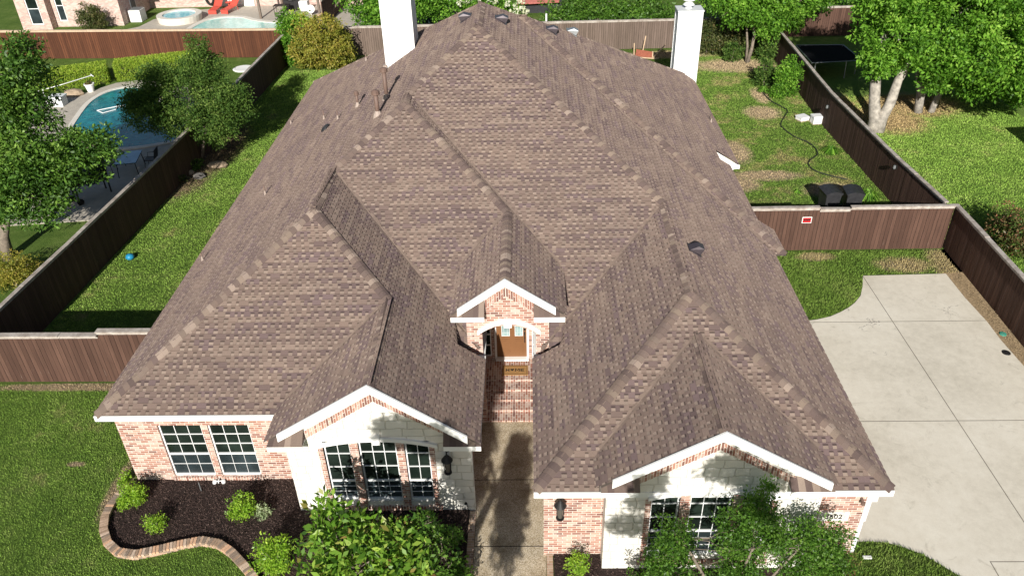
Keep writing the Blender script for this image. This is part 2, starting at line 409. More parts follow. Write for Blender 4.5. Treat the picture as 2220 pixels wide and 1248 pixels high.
def sheet(name, poly, z, mat, kind='structure', label=None, cat=None):
    mb = MB(); mb.face([(x, y, z) for x, y in poly]); o = mb.build(name, mat)
    return tag(o, label, cat, kind=kind)
tag(sheet('ground', [(-260, -60), (260, -60), (260, 420), (-260, 420)], 0, G_GROUND))
# lawns of the lot and of the neighbours
sheet('lawn', [(-24, 2), (-1.64, 2), (-1.64, 13.4), (-10.4, 13.5), (-10.4, 18.5), (-24, 18.5)], .006, G_FRONT)
sheet('lawn', [(-16.65, 18.6), (-10.2, 18.6), (-10.2, 37), (-8, 38), (-8, 50.7), (-15.2, 50.7)], .006, G_SIDE)
sheet('lawn', [(7.3, 26), (15.3, 26), (15.0, 50.9), (-8, 50.9), (-8, 38), (7.3, 38)], .006, G_YARD)
sheet('lawn', [(15.5, 8), (45, 8), (45, 52.9), (15.2, 52.9), (15.3, 26)], .006, G_NEXT)
arc = [(11.86, 24.06), (11.62, 23.4), (11.34, 22.8), (11.0, 22.38), (10.72, 22.12), (10.35, 21.85), (9.93, 21.6), (9.42, 21.43), (8.6, 21.3), (7.2, 21.25)]
sheet('lawn', arc + [(7.2, 25.8), (15.5, 25.8), (15.5, 24.1)], .006, G_DR)
gbr = [(7.3, 12.42), (7.9, 12.46), (8.35, 12.42), (8.7, 12.28), (9.05, 12.08), (9.34, 11.8), (9.62, 11.5), (10.0, 10.9), (10.3, 10), (10.4, 8), (6.9, 8), (6.9, 12.3)]
sheet('lawn', gbr, .014, G_DR)

def grass(name, label, poly, dens, mat, hgt=.05, wd=.012, holes=(), z=.01):
    P = np.array(poly); x0, y0 = P.min(0); x1, y1 = P.max(0); n = int((x1-x0)*(y1-y0)*dens)
    q = rng.random((n, 2))*[x1-x0, y1-y0]+[x0, y0]
    def inside(q, poly):
        r = np.zeros(len(q), bool); m = len(poly)
        for i in range(m):
            (ax, ay), (bx, by) = poly[i], poly[(i+1) % m]
            c = ((ay > q[:, 1]) != (by > q[:, 1])); t = (bx-ax)*(q[:, 1]-ay)/((by-ay) if by != ay else 1e-9)+ax
            r ^= c & (q[:, 0] < t)
        return r
    keep = inside(q, poly)
    for h in holes: keep &= ~inside(q, h)
    q = q[keep]; n = len(q); sc = (1+np.maximum(0, (q[:, 1]-18)/22))[:, None]
    a = rng.random(n)*6.283; d = np.stack([np.cos(a), np.sin(a), 0*a], 1); l = rng.random(n)*6.283; lean = np.stack([np.cos(l), np.sin(l), 0*l], 1)*(rng.random(n)*hgt*.8)[:, None]
    B = np.concatenate([q, np.full((n, 1), z)], 1); H = (hgt*(.5+rng.random(n)))[:, None]*np.array([[0, 0, 1.]])
    V = np.stack([B-d*wd*sc, B+d*wd*sc, B+lean+H], 1).reshape(-1, 3)
    br = .55+.9*rng.random(n); return tag(fast(name, V, 3, np.stack([br, br, br*.9], 1), mat), label, 'grass', kind='stuff')

bed_curve = [(-10.66, 13.95), (-10.74, 13.6), (-10.72, 13.2), (-10.58, 12.8), (-10.3, 12.4), (-9.95, 12.14), (-9.5, 12.07), (-9.0, 12.2), (-8.5, 12.36), (-8.05, 12.47), (-7.6, 12.38), (-7.2, 12.12), (-6.85, 11.8), (-6.5, 11.45), (-6.1, 11.0), (-5.5, 10.6)]
bedL = bed_curve + [(-1.6, 10.2), (-1.6, 13.44), (-5.9, 13.44), (-5.9, 14.48), (-10.6, 14.48)]
grass('grass', 'mown green lawn grass in front of the left brick wall and around the mulch bed', [(-15.5, 9.5), (-5, 9.5), (-5, 13), (-10.5, 14.5), (-10.5, 18.45), (-17.5, 18.45)], 1500, G_FRONT_T, .030, .010, [bedL])
grass('grass', 'long strip of side lawn grass between the roof and the dark left fence', [(-16.5, 18.75), (-10.3, 18.75), (-10.3, 37), (-9, 48), (-15.1, 48)], 620, G_SIDE_T, .036, .014)
grass('grass', 'patchy half dry grass of the right back yard behind the gate fence', [(7.5, 26.1), (15.2, 26.1), (14.9, 50.6), (8, 50.6)], 480, G_YARD_T, .038, .014)
grass('grass', 'bright green lawn grass beyond the right side fence', [(15.6, 21), (25, 21), (25, 42), (15.3, 42)], 480, G_NEXT_T, .045, .015)
grass('grass', 'dark green grass wedge at the top of the concrete driveway', arc + [(7.4, 25.7), (15.3, 25.7), (15.3, 24.15)], 1000, G_DR_T, .06, .011)
grass('grass', 'dark green grass curve at the bottom end of the driveway', gbr, 1500, G_DR_T, .06, .009, z=.015)

# driveway concrete
def m_concrete():
    k = NT('weathered concrete'); p = k.pos(); s = k.sep(p)
    n1 = k.noise(.35, 5, .6, p); n2 = k.noise(4, 5, .7, p); n3 = k.noise(60, 3, .6, p)
    c = k.ramp(k.math('ADD', k.math('MULTIPLY', n1, .6), k.math('MULTIPLY', n2, .4)), [(.35, (.54, .495, .405)), (.52, (.66, .61, .51)), (.68, (.735, .69, .59))])
    c = k.mix(k.step(k.noise(1.4, 6, .75, p, 1.5), .56, .78), c, (.45, .41, .33))
    c = k.mix(1, c, k.ramp(n3, [(.3, (.93, .93, .93)), (.7, (1.05, 1.05, 1.05))]), 'MULTIPLY')
    cr = k.n('TexNoise'); cr.inputs['Scale'].default_value = .11; cr.inputs['Detail'].default_value = 9; cr.inputs['Roughness'].default_value = .62; k.t.links.new(p, cr.inputs['Vector'])
    e = k.math('ABSOLUTE', k.math('SUBTRACT', cr.outputs[0], .55)); crack = k.math('MULTIPLY', k.step(e, .0022, .0004), k.step(n1, .5, .6))
    c = k.mix(k.math('MULTIPLY', crack, .7), c, (.14, .12, .10))
    j = None
    for ax, v, y0, y1, x0, x1 in ((0, 11.85, 11.9, 40, 0, 0), (1, 21.25, 0, 0, 8, 40), (1, 16.55, 0, 0, 0, 40), (1, 11.88, 0, 0, 10.5, 40), (0, 10.5, -50, 11.9, 0, 0)):
        d = k.math('LESS_THAN', k.math('ABSOLUTE', k.math('SUBTRACT', s[ax], v)), .012)
        if ax == 0: d = k.math('MULTIPLY', d, k.math('MULTIPLY', k.math('GREATER_THAN', s[1], y0), k.math('LESS_THAN', s[1], y1)))
        else: d = k.math('MULTIPLY', d, k.math('GREATER_THAN', s[0], x0))
        j = d if j is None else k.math('MAXIMUM', j, d)
    c = k.mix(k.math('MULTIPLY', j, .85), c, (.13, .11, .085))
    k.bump(k.math('SUBTRACT', k.math('MULTIPLY', n3, .3), j), .5, .01)
    return k.out(c, .85)
CONC = m_concrete()
mb = MB(); mb.prism([(7.0, 2), (16, 2), (14.86, 16.0), (14.9, 18.5), (14.84, 20.2), (14.88, 21.2), (14.8, 22.6), (14.82, 24.1)] + [(x, y-.03) for x, y in arc], -.2, .012)
tag(mb.build('driveway', CONC), kind='structure')
sheet('path', [(14.75, 8), (15.6, 8), (15.5, 24.2), (14.7, 24.2)], .009, G_MULCHS)
# leaf litter clumps along the fence
cp = np.stack([14.95+.35*rng.random(900), 9+15.4*rng.random(900), .02+0*rng.random(900)], 1)
V, c = leaves(cp, 6, np.full(900, .12), .04, .4, .9); V[:, 2] = np.abs(V[:, 2])*.5+.012
tag(fast('leaf_litter', V, 4, c, m_leaf('dry leaf litter', [(.22, .16, .09), (.32, .24, .14), (.38, .30, .18)], .9, 0, gain=1)), 'dry brown leaf litter strewn along the foot of the right fence', 'leaf litter', kind='stuff')

def m_aggregate():
    k = NT('exposed aggregate path'); p = k.pos(); v = k.n('TexVoronoi'); v.inputs['Scale'].default_value = 75; k.t.links.new(p, v.inputs['Vector'])
    c = k.ramp(k.sep(v.outputs['Color'])[0], [(0, (.22, .17, .115)), (.35, (.44, .36, .24)), (.7, (.55, .46, .33)), (.95, (.68, .60, .48))])
    c = k.mix(k.step(k.noise(1.5, 5, .6, p), .45, .75), c, k.mix(1, c, (.62, .58, .5), 'MULTIPLY'))
    s = k.sep(p); j = None
    for y in (12.35, 14.45):
        d = k.math('LESS_THAN', k.math('ABSOLUTE', k.math('SUBTRACT', s[1], y)), .012); j = d if j is None else k.math('MAXIMUM', j, d)
    c = k.mix(j, c, (.04, .03, .025)); k.bump(v.outputs['Distance'], .6, .006)
    return k.out(c, .85)
mb = MB(); mb.prism([(-1.43, 2), (.27, 2), (.27, 12.1), (.24, 16.62), (-1.6, 16.62), (-1.6, 13.5), (-1.43, 13.4)], -.1, .02); tag(mb.build('walkway', m_aggregate()), kind='structure')
# mulch
def m_mulch():
    k = NT('dark bark mulch'); p = k.pos(); n = k.noise(26, 6, .75, p, 1.2)
    k.bump(n, 1, .05); return k.out(k.ramp(n, [(.35, (.010, .007, .006)), (.55, (.040, .024, .020)), (.72, (.10, .065, .055))]), .9)
MULCH = m_mulch(); CHIP = m_leaf('mulch chips', [(.015, .010, .009), (.05, .030, .026), (.10, .065, .055), (.17, .12, .10)], .85, 0, gain=1)
def mulch(poly, z, n, x0, x1, y0, y1, label):
    t = tag(empty('mulch_bed', ((x0+x1)/2, (y0+y1)/2, 0)), label, 'mulch bed'); mb = MB(); mb.prism(poly, -.1, z); mb.build('mulch', MULCH, t)
    q = np.stack([x0+(x1-x0)*rng.random(n), y0+(y1-y0)*rng.random(n), np.full(n, z+.012)], 1)
    P = np.array(poly); ins = np.zeros(n, bool)
    for i in range(len(poly)):
        (ax, ay), (bx, by) = poly[i], poly[(i+1) % len(poly)]; c = ((ay > q[:, 1]) != (by > q[:, 1])); tt = (bx-ax)*(q[:, 1]-ay)/((by-ay) or 1e-9)+ax; ins ^= c & (q[:, 0] < tt)
    q = q[ins]; V, c = leaves(q, 3, np.full(len(q), .02), .055, .28, 1.2); V[:, 2] = z+.004+np.abs(V[:, 2]-z)*.5
    o = fast('wood_chips', V, 4, c, CHIP, t); o['kind'] = 'stuff'
mulch([(x*1.0, y) for x, y in bedL], .05, 16000, -10.8, -1.6, 10.2, 14.5, 'dark mulch bed with curved brick border in front of the left facade')
mulch([(.45, 9), (7.0, 9), (7.3, 12.2), (.45, 12.2)], .05, 6000, .45, 7.3, 9, 12.2, 'dark mulch bed under the right facade between walkway and driveway')
# curved brick edging: one soldier per brick
mb = MB(); pts = [Vector((x, y)) for x, y in bed_curve]; L = [0]
for a, b in zip(pts, pts[1:]): L.append(L[-1]+(b-a).length)
def along(t):
    for i in range(len(L)-1):
        if t <= L[i+1]: f = (t-L[i])/(L[i+1]-L[i]); return pts[i].lerp(pts[i+1], f), (pts[i+1]-pts[i]).normalized()
    return pts[-1], (pts[-1]-pts[-2]).normalized()
t_ = 0; mort = MB()
while t_ < L[-1]-.08:
    p, d = along(t_+.04); p2, d2 = along(min(t_+.25, L[-1])); p3, d3 = along(max(0, t_-.2)); d = (d+d2+d3).normalized(); nrm = Vector((d.y, -d.x)); br = random.choice([(.45, .45, .45), (.8, .75, .7), (1, 1, 1), (1.1, .9, .75), (.6, .55, .5)])
    def T(q, p=p, d=d, nrm=nrm): v = p + d*q.x + nrm*q.y; return Vector((v.x, v.y, q.z))
    mb.box(-.031, .031, -.10, .10, .105, .165, br, T=T)
    for zz_ in (.0, .052): mb.box(-.034, .034, -.08, .08, zz_, zz_+.047, random.choice([(.5, .5, .5), (.9, .8, .75), (1, .9, .8)]), T=T)
    mort.box(-.042, .042, -.075, .075, -.02, .158, T=T); t_ += .078
k = NT('edging brick faces'); _g = k.noise(40, 4, .6, k.pos()); k.bump(_g, .5, .006)
EDGEB = k.out(k.mix(1, k.attr(), k.ramp(_g, [(.3, (.44, .32, .235)), (.7, (.64, .50, .39))]), 'MULTIPLY'), .9)
MORT = plain('pale mortar', (.50, .43, .35), .95, .15, 20)
e = tag(empty('brick_edging', (-8.5, 12.4, 0)), 'low curved brick edging around the left mulch bed', 'edging'); mb.build('brick_course', EDGEB, e); mort.build('mortar_bed', MORT, e)
mb = MB(); mb.box(-1.6, -1.44, 8.5, 13.38, -.05, .07); tag(mb.build('brick_edging', BRICKB), 'straight buff brick edging between the left mulch bed and walkway', 'edging')
mb = MB(); mb.box(.28, .43, 8.5, 12.08, -.05, .07); mb.box(.28, .43, 8.5, 12.08, .0701, .075); tag(mb.build('brick_edging', BRICKB), 'straight buff brick edging between walkway and right mulch bed', 'edging')

# ================================================================== HOUSE ROOF FIELD
xA, xR = -10.68, 7.63
PL = {'L': (.662, 0, 2.6-.662*xA), 'R': (-.648, 0, 2.6+.648*xR), 'F3': (0, .617, 2.6-.617*16.08), 'BK': (0, -.617, 2.6+.617*38.42),
      'F1': (0, .763, 2.6-.763*14.19), 'RB': (-.733, 0, 2.6-.733*1.22), 'G1L': (.644, 0, 2.75+.644*6.1),
      'F2': (0, .709, 2.6-.709*16.3), 'RD': (-.692, 0, 2.6+.692*2.92), 'G0L': (.727, 0, 4.07+.727*2.03),
      'F4': (0, .645, 2.6-.645*11.71), 'R4L': (.662, 0, 2.6), 'G2L': (.617, 0, 4.53-.617*3.81), 'G2R': (-.617, 0, 4.53+.617*3.81),
      'WR': (-.646, 0, 2.6+.646*7.98), 'WF': (0, .617, 2.6-.617*21.31), 'WB': (0, -.617, 2.6+.617*38.15)}
WINGS = [(('L', 'R', 'F3', 'BK'), xA, xR, 16.08, 38.42), (('L', 'RB', 'F1'), xA, -1.22, 14.19, 23.5), (('G1L', 'RB'), -6.1, -1.22, 13.15, 20),
         (('L', 'RD', 'F2'), xA, .8, 16.3, 29), (('G0L', 'RD'), -2.03, .8, 16.22, 22), (('R4L', 'R', 'F4'), 0, xR, 11.71, 24),
         (('G2L', 'G2R'), 1.4, 6.22, 11.45, 15.2), (('WR', 'WF', 'WB'), -1.5, 7.98, 21.31, 38.15)]
PN_ = list(PL)
def field(x, y):
    x, y = np.broadcast_arrays(np.asarray(x, float), np.asarray(y, float)); best = np.full(x.shape, -9.); idb = np.full(x.shape, -1)
    for ps, x0, x1, y0, y1 in WINGS:
        z = np.full(x.shape, 99.); ii = np.full(x.shape, -1)
        for p in ps:
            a, b, c = PL[p]; q = a*x+b*y+c; m = q < z; z = np.where(m, q, z); ii = np.where(m, PN_.index(p), ii)
        ok = (x >= x0-1e-6) & (x <= x1+1e-6) & (y >= y0-1e-6) & (y <= y1+1e-6)
        if ps[0] in ('L',): ok &= ~((x > -1.65) & (x < .35) & (y < 16.9))
        if ps[0] == 'WR': ok &= ~((x > 7.0) & (y > 22.87) & (y < 27.88))
        m = ok & (z > best+1e-6); best = np.where(m, z, best); idb = np.where(m, ii, idb)
    return best, idb
def H(x, y): return float(field(x, y)[0])

ROOTLOC = (-1.5, 14, 0)
house = tag(empty('brick_house', ROOTLOC), 'large single storey brick house with brown shingle hip roof filling the middle', 'house')
PAL = np.array([(.218, .164, .134), (.200, .150, .124), (.184, .137, .117), (.164, .121, .109), (.144, .106, .098), (.240, .184, .150), (.170, .125, .119)])*.96
def shingles():
    quads = []; cols = []
    def put(a, b, c, d, col): quads.extend([a, b, c, d]); cols.append(col)
    for name, (ga, gb, gc) in PL.items():
        side = ga != 0; s = abs(ga if side else gb); sg = 1 if (ga if side else gb) > 0 else -1; e0 = (2.6-gc)/(ga if side else gb)
        pid = PN_.index(name); step = .145/math.sqrt(1+s*s); U = np.arange(9, 40, .012) if side else np.arange(-11, 8.2, .012)
        zmax = 9.; ncourse = int((zmax-2.6)/s/step)+2; start = -1
        def ivals(t):
            tt = e0+sg*t
            ids = field(np.full_like(U, tt), U)[1] if side else field(U, np.full_like(U, tt))[1]
            m = ids == pid; d = np.diff(np.concatenate([[0], m.astype(int), [0]])); a = np.where(d == 1)[0]; b = np.where(d == -1)[0]-1
            return [(U[i], U[j]) for i, j in zip(a, b) if j > i]
        prev_ph = 0
        def P(u, t, off):
            tt = e0+sg*t; z = 2.6+s*t+off; return (tt, u, z) if side else (u, tt, z)
        for k in range(start, ncourse):
            t0 = k*step; t1 = t0+step; I0 = ivals(t0+.004); I1 = ivals(t1-.004); Im = ivals((t0+t1)/2)
            if not Im and not I0 and not I1: continue
            if len(I0) == len(I1) and len(I0): iv = list(zip(I0, I1))
            elif Im: iv = [(a, a) for a in Im]
            else: iv = [(a, a) for a in (I0 or I1)]
            for (l0, r0_), (l1, r1_) in iv:
                if min(r0_, r1_) < max(l0, l1)-2: continue
                u = min(l0, l1)-random.uniform(0, .2); slot = random.random() < .5; run = 0; tone = None; reg = random.random() < .75
                flip = (side and sg > 0) or (not side and sg < 0)
                def q4(ua, ub, f0, f1, o0, o1, col):
                    """piece of the course between u limits, fractions of its height and lifts"""
                    def lim(f): return l0+(l1-l0)*f, r0_+(r1_-r0_)*f
                    A, B = lim(f0), lim(f1); a0, b0 = min(max(ua, A[0]), A[1]), min(max(ub, A[0]), A[1]); a1, b1 = min(max(ua, B[0]), B[1]), min(max(ub, B[0]), B[1])
                    if b0-a0 < .003 and b1-a1 < .003: return None
                    q = [P(a0, t0+(t1-t0)*f0, o0), P(b0, t0+(t1-t0)*f0, o0), P(b1, t0+(t1-t0)*f1, o1), P(a1, t0+(t1-t0)*f1, o1)]
                    put(*(q[::-1] if flip else q), col); return a0, b0, a1, b1
                while u < max(r0_, r1_):
                    if run <= 0: run = random.uniform(.2, .75); tone = PAL[rng.choice(7, p=[.22, .20, .18, .14, .06, .08, .12])]*(.94+.12*rng.random())
                    wd = random.uniform(.075, .125) if slot else (random.uniform(.08, .15) if random.random() < .85 else random.uniform(.16, .28)); v = u+wd; run -= wd
                    col = tone*(.95+.1*rng.random())
                    if not slot:
                        e = q4(u, v, 0, 1, .024, .004, col)
                        if e:
                            a0, b0, a1, b1 = e; put(P(a0, t0, .024), P(a0, t0, -.006), P(b0, t0, -.006), P(b0, t0, .024), col*.55)  # butt and side faces coloured darker to paint in the course shadow line
                            put(P(a0, t0, .024), P(a0, t0, 0), P(a1, t1, 0), P(a1, t1, .004), col*.6); put(P(b0, t0, .024), P(b0, t0, 0), P(b1, t1, 0), P(b1, t1, .004), col*.6)
                    else:
                        lt = np.array((.268, .212, .173))*random.uniform(.78, 1.1)
                        e = q4(u, v, 0, .50, .010, .008, lt)
                        if e: a0, b0, a1, b1 = e; put(P(a0, t0, .010), P(a0, t0, -.006), P(b0, t0, -.006), P(b0, t0, .010), col*.45)  # slot butt darkened too, part of the painted shadow line
                        q4(u, v, .50, .72, .008, .006, col*.52); q4(u, v, .72, 1, .014, .004, col)
                    u = v; slot = not slot
    return np.array(quads), np.array(cols)
def patch(name, x0, x1, y0, y1):
    a_, b_, c_ = PL[name]; Q = []; Cc = []; st_ = .12; y = y0
    while y < y1:
        x = x0
        while x < x1:
            v = min(x1, x+random.uniform(.1, .2)); o = random.choice((.01, .024)); col = PAL[random.randrange(7)]
            Q += [(x, y, b_*y+c_+o), (v, y, b_*y+c_+o), (v, y+st_, b_*(y+st_)+c_), (x, y+st_, b_*(y+st_)+c_), (x, y, b_*y+c_+o), (x, y, b_*y+c_-.01), (v, y, b_*y+c_-.01), (v, y, b_*y+c_+o)]; Cc += [col, col*.6]; x = v
        y += st_
    return Q, Cc
V, c = shingles()
for a_ in (('F2', -2.2, -1.69, 16.3, 18.7), ('F3', .44, 1.0, 16.08, 18.9)):
    Q_, C_ = patch(*a_); V = np.concatenate([V, np.array(Q_)]); c = np.concatenate([c, np.array(C_)])
roof = fast('roof', V, 4, c, SHINGLE, house)
# decking under the shingles, seen only as the roof's closed underside
mb = MB(); stp = .5
xs = np.arange(xA, 7.98, stp); 
for (ps, x0, x1, y0, y1) in WINGS:
    for i in range(int(math.ceil((x1-x0)/stp))):
        for j in range(int(math.ceil((y1-y0)/stp))):
            a, b = x0+i*stp, min(x1, x0+(i+1)*stp); p, q = y0+j*stp, min(y1, y0+(j+1)*stp)
            if ps[0] == 'WR' and b > 7.0 and q > 22.8 and p < 27.9: continue
            def wz(x, y): return min(PL[n][0]*x+PL[n][1]*y+PL[n][2] for n in ps)-.05
            Z = [wz(a, p), wz(b, p), wz(b, q), wz(a, q)]
            if min(Z) < 2.3 or wz((a+b)/2, (p+q)/2) < H((a+b)/2, (p+q)/2)-.35: continue
            mb.face([(a, p, Z[0]), (b, p, Z[1]), (b, q, Z[2]), (a, q, Z[3])], col=(.12, .1, .085))
mb.build('roof_deck', SHINGLE, roof)

def meet(p, q, r):
    A = np.array([[PL[n][0], PL[n][1], -1] for n in (p, q, r)]); return np.linalg.solve(A, [-PL[n][2] for n in (p, q, r)])
def at_h(p, q, z):   # point of the crease p/q at height z
    A = np.array([[PL[n][0], PL[n][1]] for n in (p, q)]); x, y = np.linalg.solve(A, [z-PL[n][2] for n in (p, q)]); return np.array([x, y, z])
def ridge(p, q, y):   # level ridge point at y
    A = np.array([[PL[n][0], -1] for n in (p, q)]); x, z = np.linalg.solve(A, [-PL[n][2] for n in (p, q)]); return np.array([x, y, z])
CAPPAL = [(.235, .185, .145), (.18, .136, .111), (.14, .104, .092), (.30, .24, .195), (.16, .122, .104), (.205, .16, .13), (.128, .096, .085), (.17, .128, .108)]
capmb = MB()
def caps(A, B, p, q, exp=.15, hw=.135):
    """A is the lower or nearer end; one bent cap every exp metres"""
    A = np.array(A, float); B = np.array(B, float); D = B-A; Ln = np.linalg.norm(D); D /= Ln; hp = np.array([D[1], -D[0]]); hp /= np.linalg.norm(hp); t = 0
    def zz2(x, y): return min(PL[p][0]*x+PL[p][1]*y+PL[p][2], PL[q][0]*x+PL[q][1]*y+PL[q][2])
    last = None
    while t < Ln:
        a = A+D*t; b = A+D*min(Ln, t+exp+.04); col = random.choice(CAPPAL); fq = random.uniform(.9, 1.1); col = tuple(x*fq for x in col); w_ = hw*random.uniform(.93, 1.07)
        def row(c, lift):
            out = []
            for f in (-1, -.25, .25, 1):
                x, y = c[0]+hp[0]*w_*f, c[1]+hp[1]*w_*f; out.append((x, y, zz2(x, y)+lift - (.0 if abs(f) > .5 else .01)))
            return out
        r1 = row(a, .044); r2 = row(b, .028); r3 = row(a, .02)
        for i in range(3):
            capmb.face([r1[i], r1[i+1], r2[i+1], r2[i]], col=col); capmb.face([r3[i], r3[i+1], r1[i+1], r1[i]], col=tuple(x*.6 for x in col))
        capmb.face([r1[0], r2[0], (r2[0][0], r2[0][1], r2[0][2]-.03), (r1[0][0], r1[0][1], r1[0][2]-.04)], col=col); capmb.face([r1[3], r2[3], (r2[3][0], r2[3][1], r2[3][2]-.03), (r1[3][0], r1[3][1], r1[3][2]-.04)], col=col)
        t += exp*random.uniform(.93, 1.07)
P0 = meet('L', 'R', 'F3'); P1 = meet('L', 'R', 'BK')
D1 = meet('L', 'RD', 'F2'); D2 = ridge('L', 'RD', 0); D2[1] = (D2[2]-PL['F3'][2])/PL['F3'][1]
B1 = meet('L', 'RB', 'F1'); B2 = ridge('L', 'RB', 0); B2[1] = (B2[2]-PL['F2'][2])/PL['F2'][1]
C1 = meet('RB', 'G1L', 'F1'); E1 = meet('RD', 'G0L', 'F2'); Q1 = meet('R4L', 'R', 'F4'); Q2 = Q1.copy(); Q2[1] = (Q1[2]-PL['F3'][2])/PL['F3'][1]
W1 = meet('WR', 'WF', 'WB'); G2b = np.array([3.81, (4.53-PL['F4'][2])/PL['F4'][1], 4.53])
caps(at_h('L', 'F1', 2.62), B1, 'L', 'F1'); caps(B1, B2, 'L', 'RB', .14); caps(at_h('L', 'F2', B2[2]), D1, 'L', 'F2'); caps(D1, D2, 'L', 'RD', .14)
caps(at_h('L', 'F3', D2[2]), P0, 'L', 'F3'); caps(P0, P1, 'L', 'R', .14); caps(C1, B1, 'RB', 'F1'); caps((C1[0], 13.17, C1[2]), C1, 'G1L', 'RB', .14)
caps(E1, D1, 'RD', 'F2'); caps((E1[0], 16.24, E1[2]), E1, 'G0L', 'RD', .14); caps(at_h('R', 'F3', Q1[2]), P0, 'R', 'F3'); caps(Q1, Q2, 'R4L', 'R', .14)
caps(at_h('R4L', 'F4', 2.62), Q1, 'R4L', 'F4'); caps(at_h('R', 'F4', 2.62), Q1, 'R', 'F4'); caps((3.81, 11.47, 4.53), G2b, 'G2L', 'G2R', .14)
caps(at_h('WR', 'WF', 2.62), W1, 'WR', 'WF'); caps(at_h('WR', 'WB', 2.62), W1, 'WR', 'WB'); caps(at_h('L', 'BK', 2.62), P1, 'L', 'BK'); caps(W1-np.array([.6, 0, 0]), W1, 'WF', 'WB', .14)
def valley(p, q, z0, z1):
    vmb = MB(); A = at_h(p, q, z0); B = at_h(p, q, z1); D = B-A; Ln = np.linalg.norm(D); D /= Ln; hp = np.array([D[1], -D[0]]); hp /= np.linalg.norm(hp); t = 0
    while t < Ln:
        e_ = random.uniform(.07, .15); a, b = A+D*t, A+D*min(Ln, t+e_)
        for sg in (-1, 1):
            w1 = random.uniform(.015, .09); w2 = w1*random.uniform(.5, 1.2); col = np.array((.195, .150, .122))*random.uniform(.85, 1.1)
            def pz(c, w_): x, y = c[0]+hp[0]*w_*sg, c[1]+hp[1]*w_*sg; return (x, y, max(PL[p][0]*x+PL[p][1]*y+PL[p][2], PL[q][0]*x+PL[q][1]*y+PL[q][2])+.03)
            vmb.face([pz(a, 0), pz(a, w1), pz(b, w2), pz(b, 0)], col=tuple(col))
        t += e_
    vmb.build('valley_shingles', SHINGLE, roof)
valley('RB', 'F2', 2.72, B2[2]-.1); valley('G1L', 'F1', 2.82, C1[2]-.1); valley('G0L', 'F2', 4.12, E1[2]-.1); valley('RD', 'F3', 4.12, D2[2]-.15); valley('R4L', 'F3', 2.75, Q2[2]-.1); valley('G2L', 'F4', 3.08, 4.45); valley('G2R', 'F4', 3.08, 4.45); valley('WF', 'R', 2.8, 7.6)
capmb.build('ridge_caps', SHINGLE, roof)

# fascia, rakes and soffits
fa = MB()
def fascia_x(x0, x1, y, z=2.6): fa.box(x0, x1, y-.0, y+.03, z-.17, z-.012)
def fascia_y(x, y0, y1, z=2.6, s=1): fa.box(min(x, x-.03*s), max(x, x-.03*s), y0, y1, z-.17, z-.012)
def soffit(x0, x1, y0, y1, z=2.44): fa.box(x0, x1, y0, y1, z, z+.012)
fascia_x(xA+.0, -6.12, 14.165); fascia_y(xA, 14.2, 38.4, s=-1); soffit(xA+.035, -6.1, 14.2, 14.53); soffit(xA+.035, -10.4, 14.54, 38.4)
fascia_x(0, 7.63, 11.685); fascia_y(xR, 11.72, 21.3); soffit(.0, 7.59, 11.72, 12.13); soffit(7.2, 7.59, 12.14, 25.5)
fascia_y(7.93, 21.5, 22.86); fascia_y(7.98, 27.9, 38.1); fascia_y(7.0, 22.87, 27.87, 3.23); fascia_y(-1.22, 13.2, 16.4); fascia_y(0, 11.72, 16.4, s=-1)
fascia_x(7.45, 8.0, 27.86, 2.62)
soffit(-1.6, -1.25, 13.2, 19); soffit(.035, .34, 11.72, 19)
def rake(xc, zc, sls, xl, xr, y, th=.19, dz=.0, lift=.035):
    for sgn, xe, sl_ in ((-1, xl, sls[0]), (1, xr, sls[1])):
        ze = zc-abs(xe-xc)*sl_
        fa.face([(xc, y, zc+lift), (xc, y, zc+lift-th*1.15), (xe, y, ze+lift-th*1.15), (xe, y, ze+lift)][::sgn])
        fa.face([(xc, y, zc+lift), (xe, y, ze+lift), (xe, y+.05, ze+lift), (xc, y+.05, zc+lift)][::sgn])
        fa.face([(xc, y, zc+lift-th*1.15), (xe, y, ze+lift-th*1.15), (xe, y+.05, ze+lift-th*1.15), (xc, y+.05, zc+lift-th*1.15)][::-sgn])
        fa.face([(xe, y, ze+lift), (xe, y+.05, ze+lift), (xe, y+.05, ze+lift-th*1.15), (xe, y, ze+lift-th*1.15)][::-sgn])
    # rake soffit back to the wall
        fa.face([(xc, y+.05, zc-.06), (xe, y+.05, ze-.06), (xe, y+.34, ze-.06), (xc, y+.34, zc-.06)][::sgn])
rake(C1[0], C1[2], (.644, .733), -5.86, -1.50, 13.12); rake(E1[0], E1[2], (.727, .692), -1.87, .60, 16.19); rake(3.81, 4.53, (.617, .617), 1.63, 6.16, 11.42)
# eave returns: a small shingled hip on a white board at each foot of a gable
def retn(x0, x1, y0, y1, z, zt, hang=.15, out=0):
    ret = MB(); zl, zr = (z+.03, zt) if out < 0 else (zt, z+.03)
    fa.box(x0, x1, y0, y0+.03, z-hang, z); fa.box(x0, x1, y0+.03, y1, z-.03, z-.01)
    n = 6
    for i in range(n):
        a, b = x0+(x1-x0)*i/n, x0+(x1-x0)*(i+1)/n; col = random.choice(CAPPAL); ra = zl+(zr-zl)*i/n; rb_ = zl+(zr-zl)*(i+1)/n; ret.face([(a, y0-.015, z+.006), (b, y0-.015, z+.006), (b, y1, rb_), (a, y1, ra)], col=col)
    ret.face([(x0, y0-.015, z+.006), (x0, y1, zl), (x0, y1, z)], col=(.2, .16, .14)); ret.face([(x1, y0-.015, z+.006), (x1, y1, z), (x1, y1, zr)], col=(.2, .16, .14)); ret.build('eave_return', SHINGLE, roof)
retn(-6.16, -5.33, 13.13, 13.46, 2.56, 2.86, out=-1); retn(-2.07, -1.2, 13.13, 13.46, 2.54, 2.86, out=1)
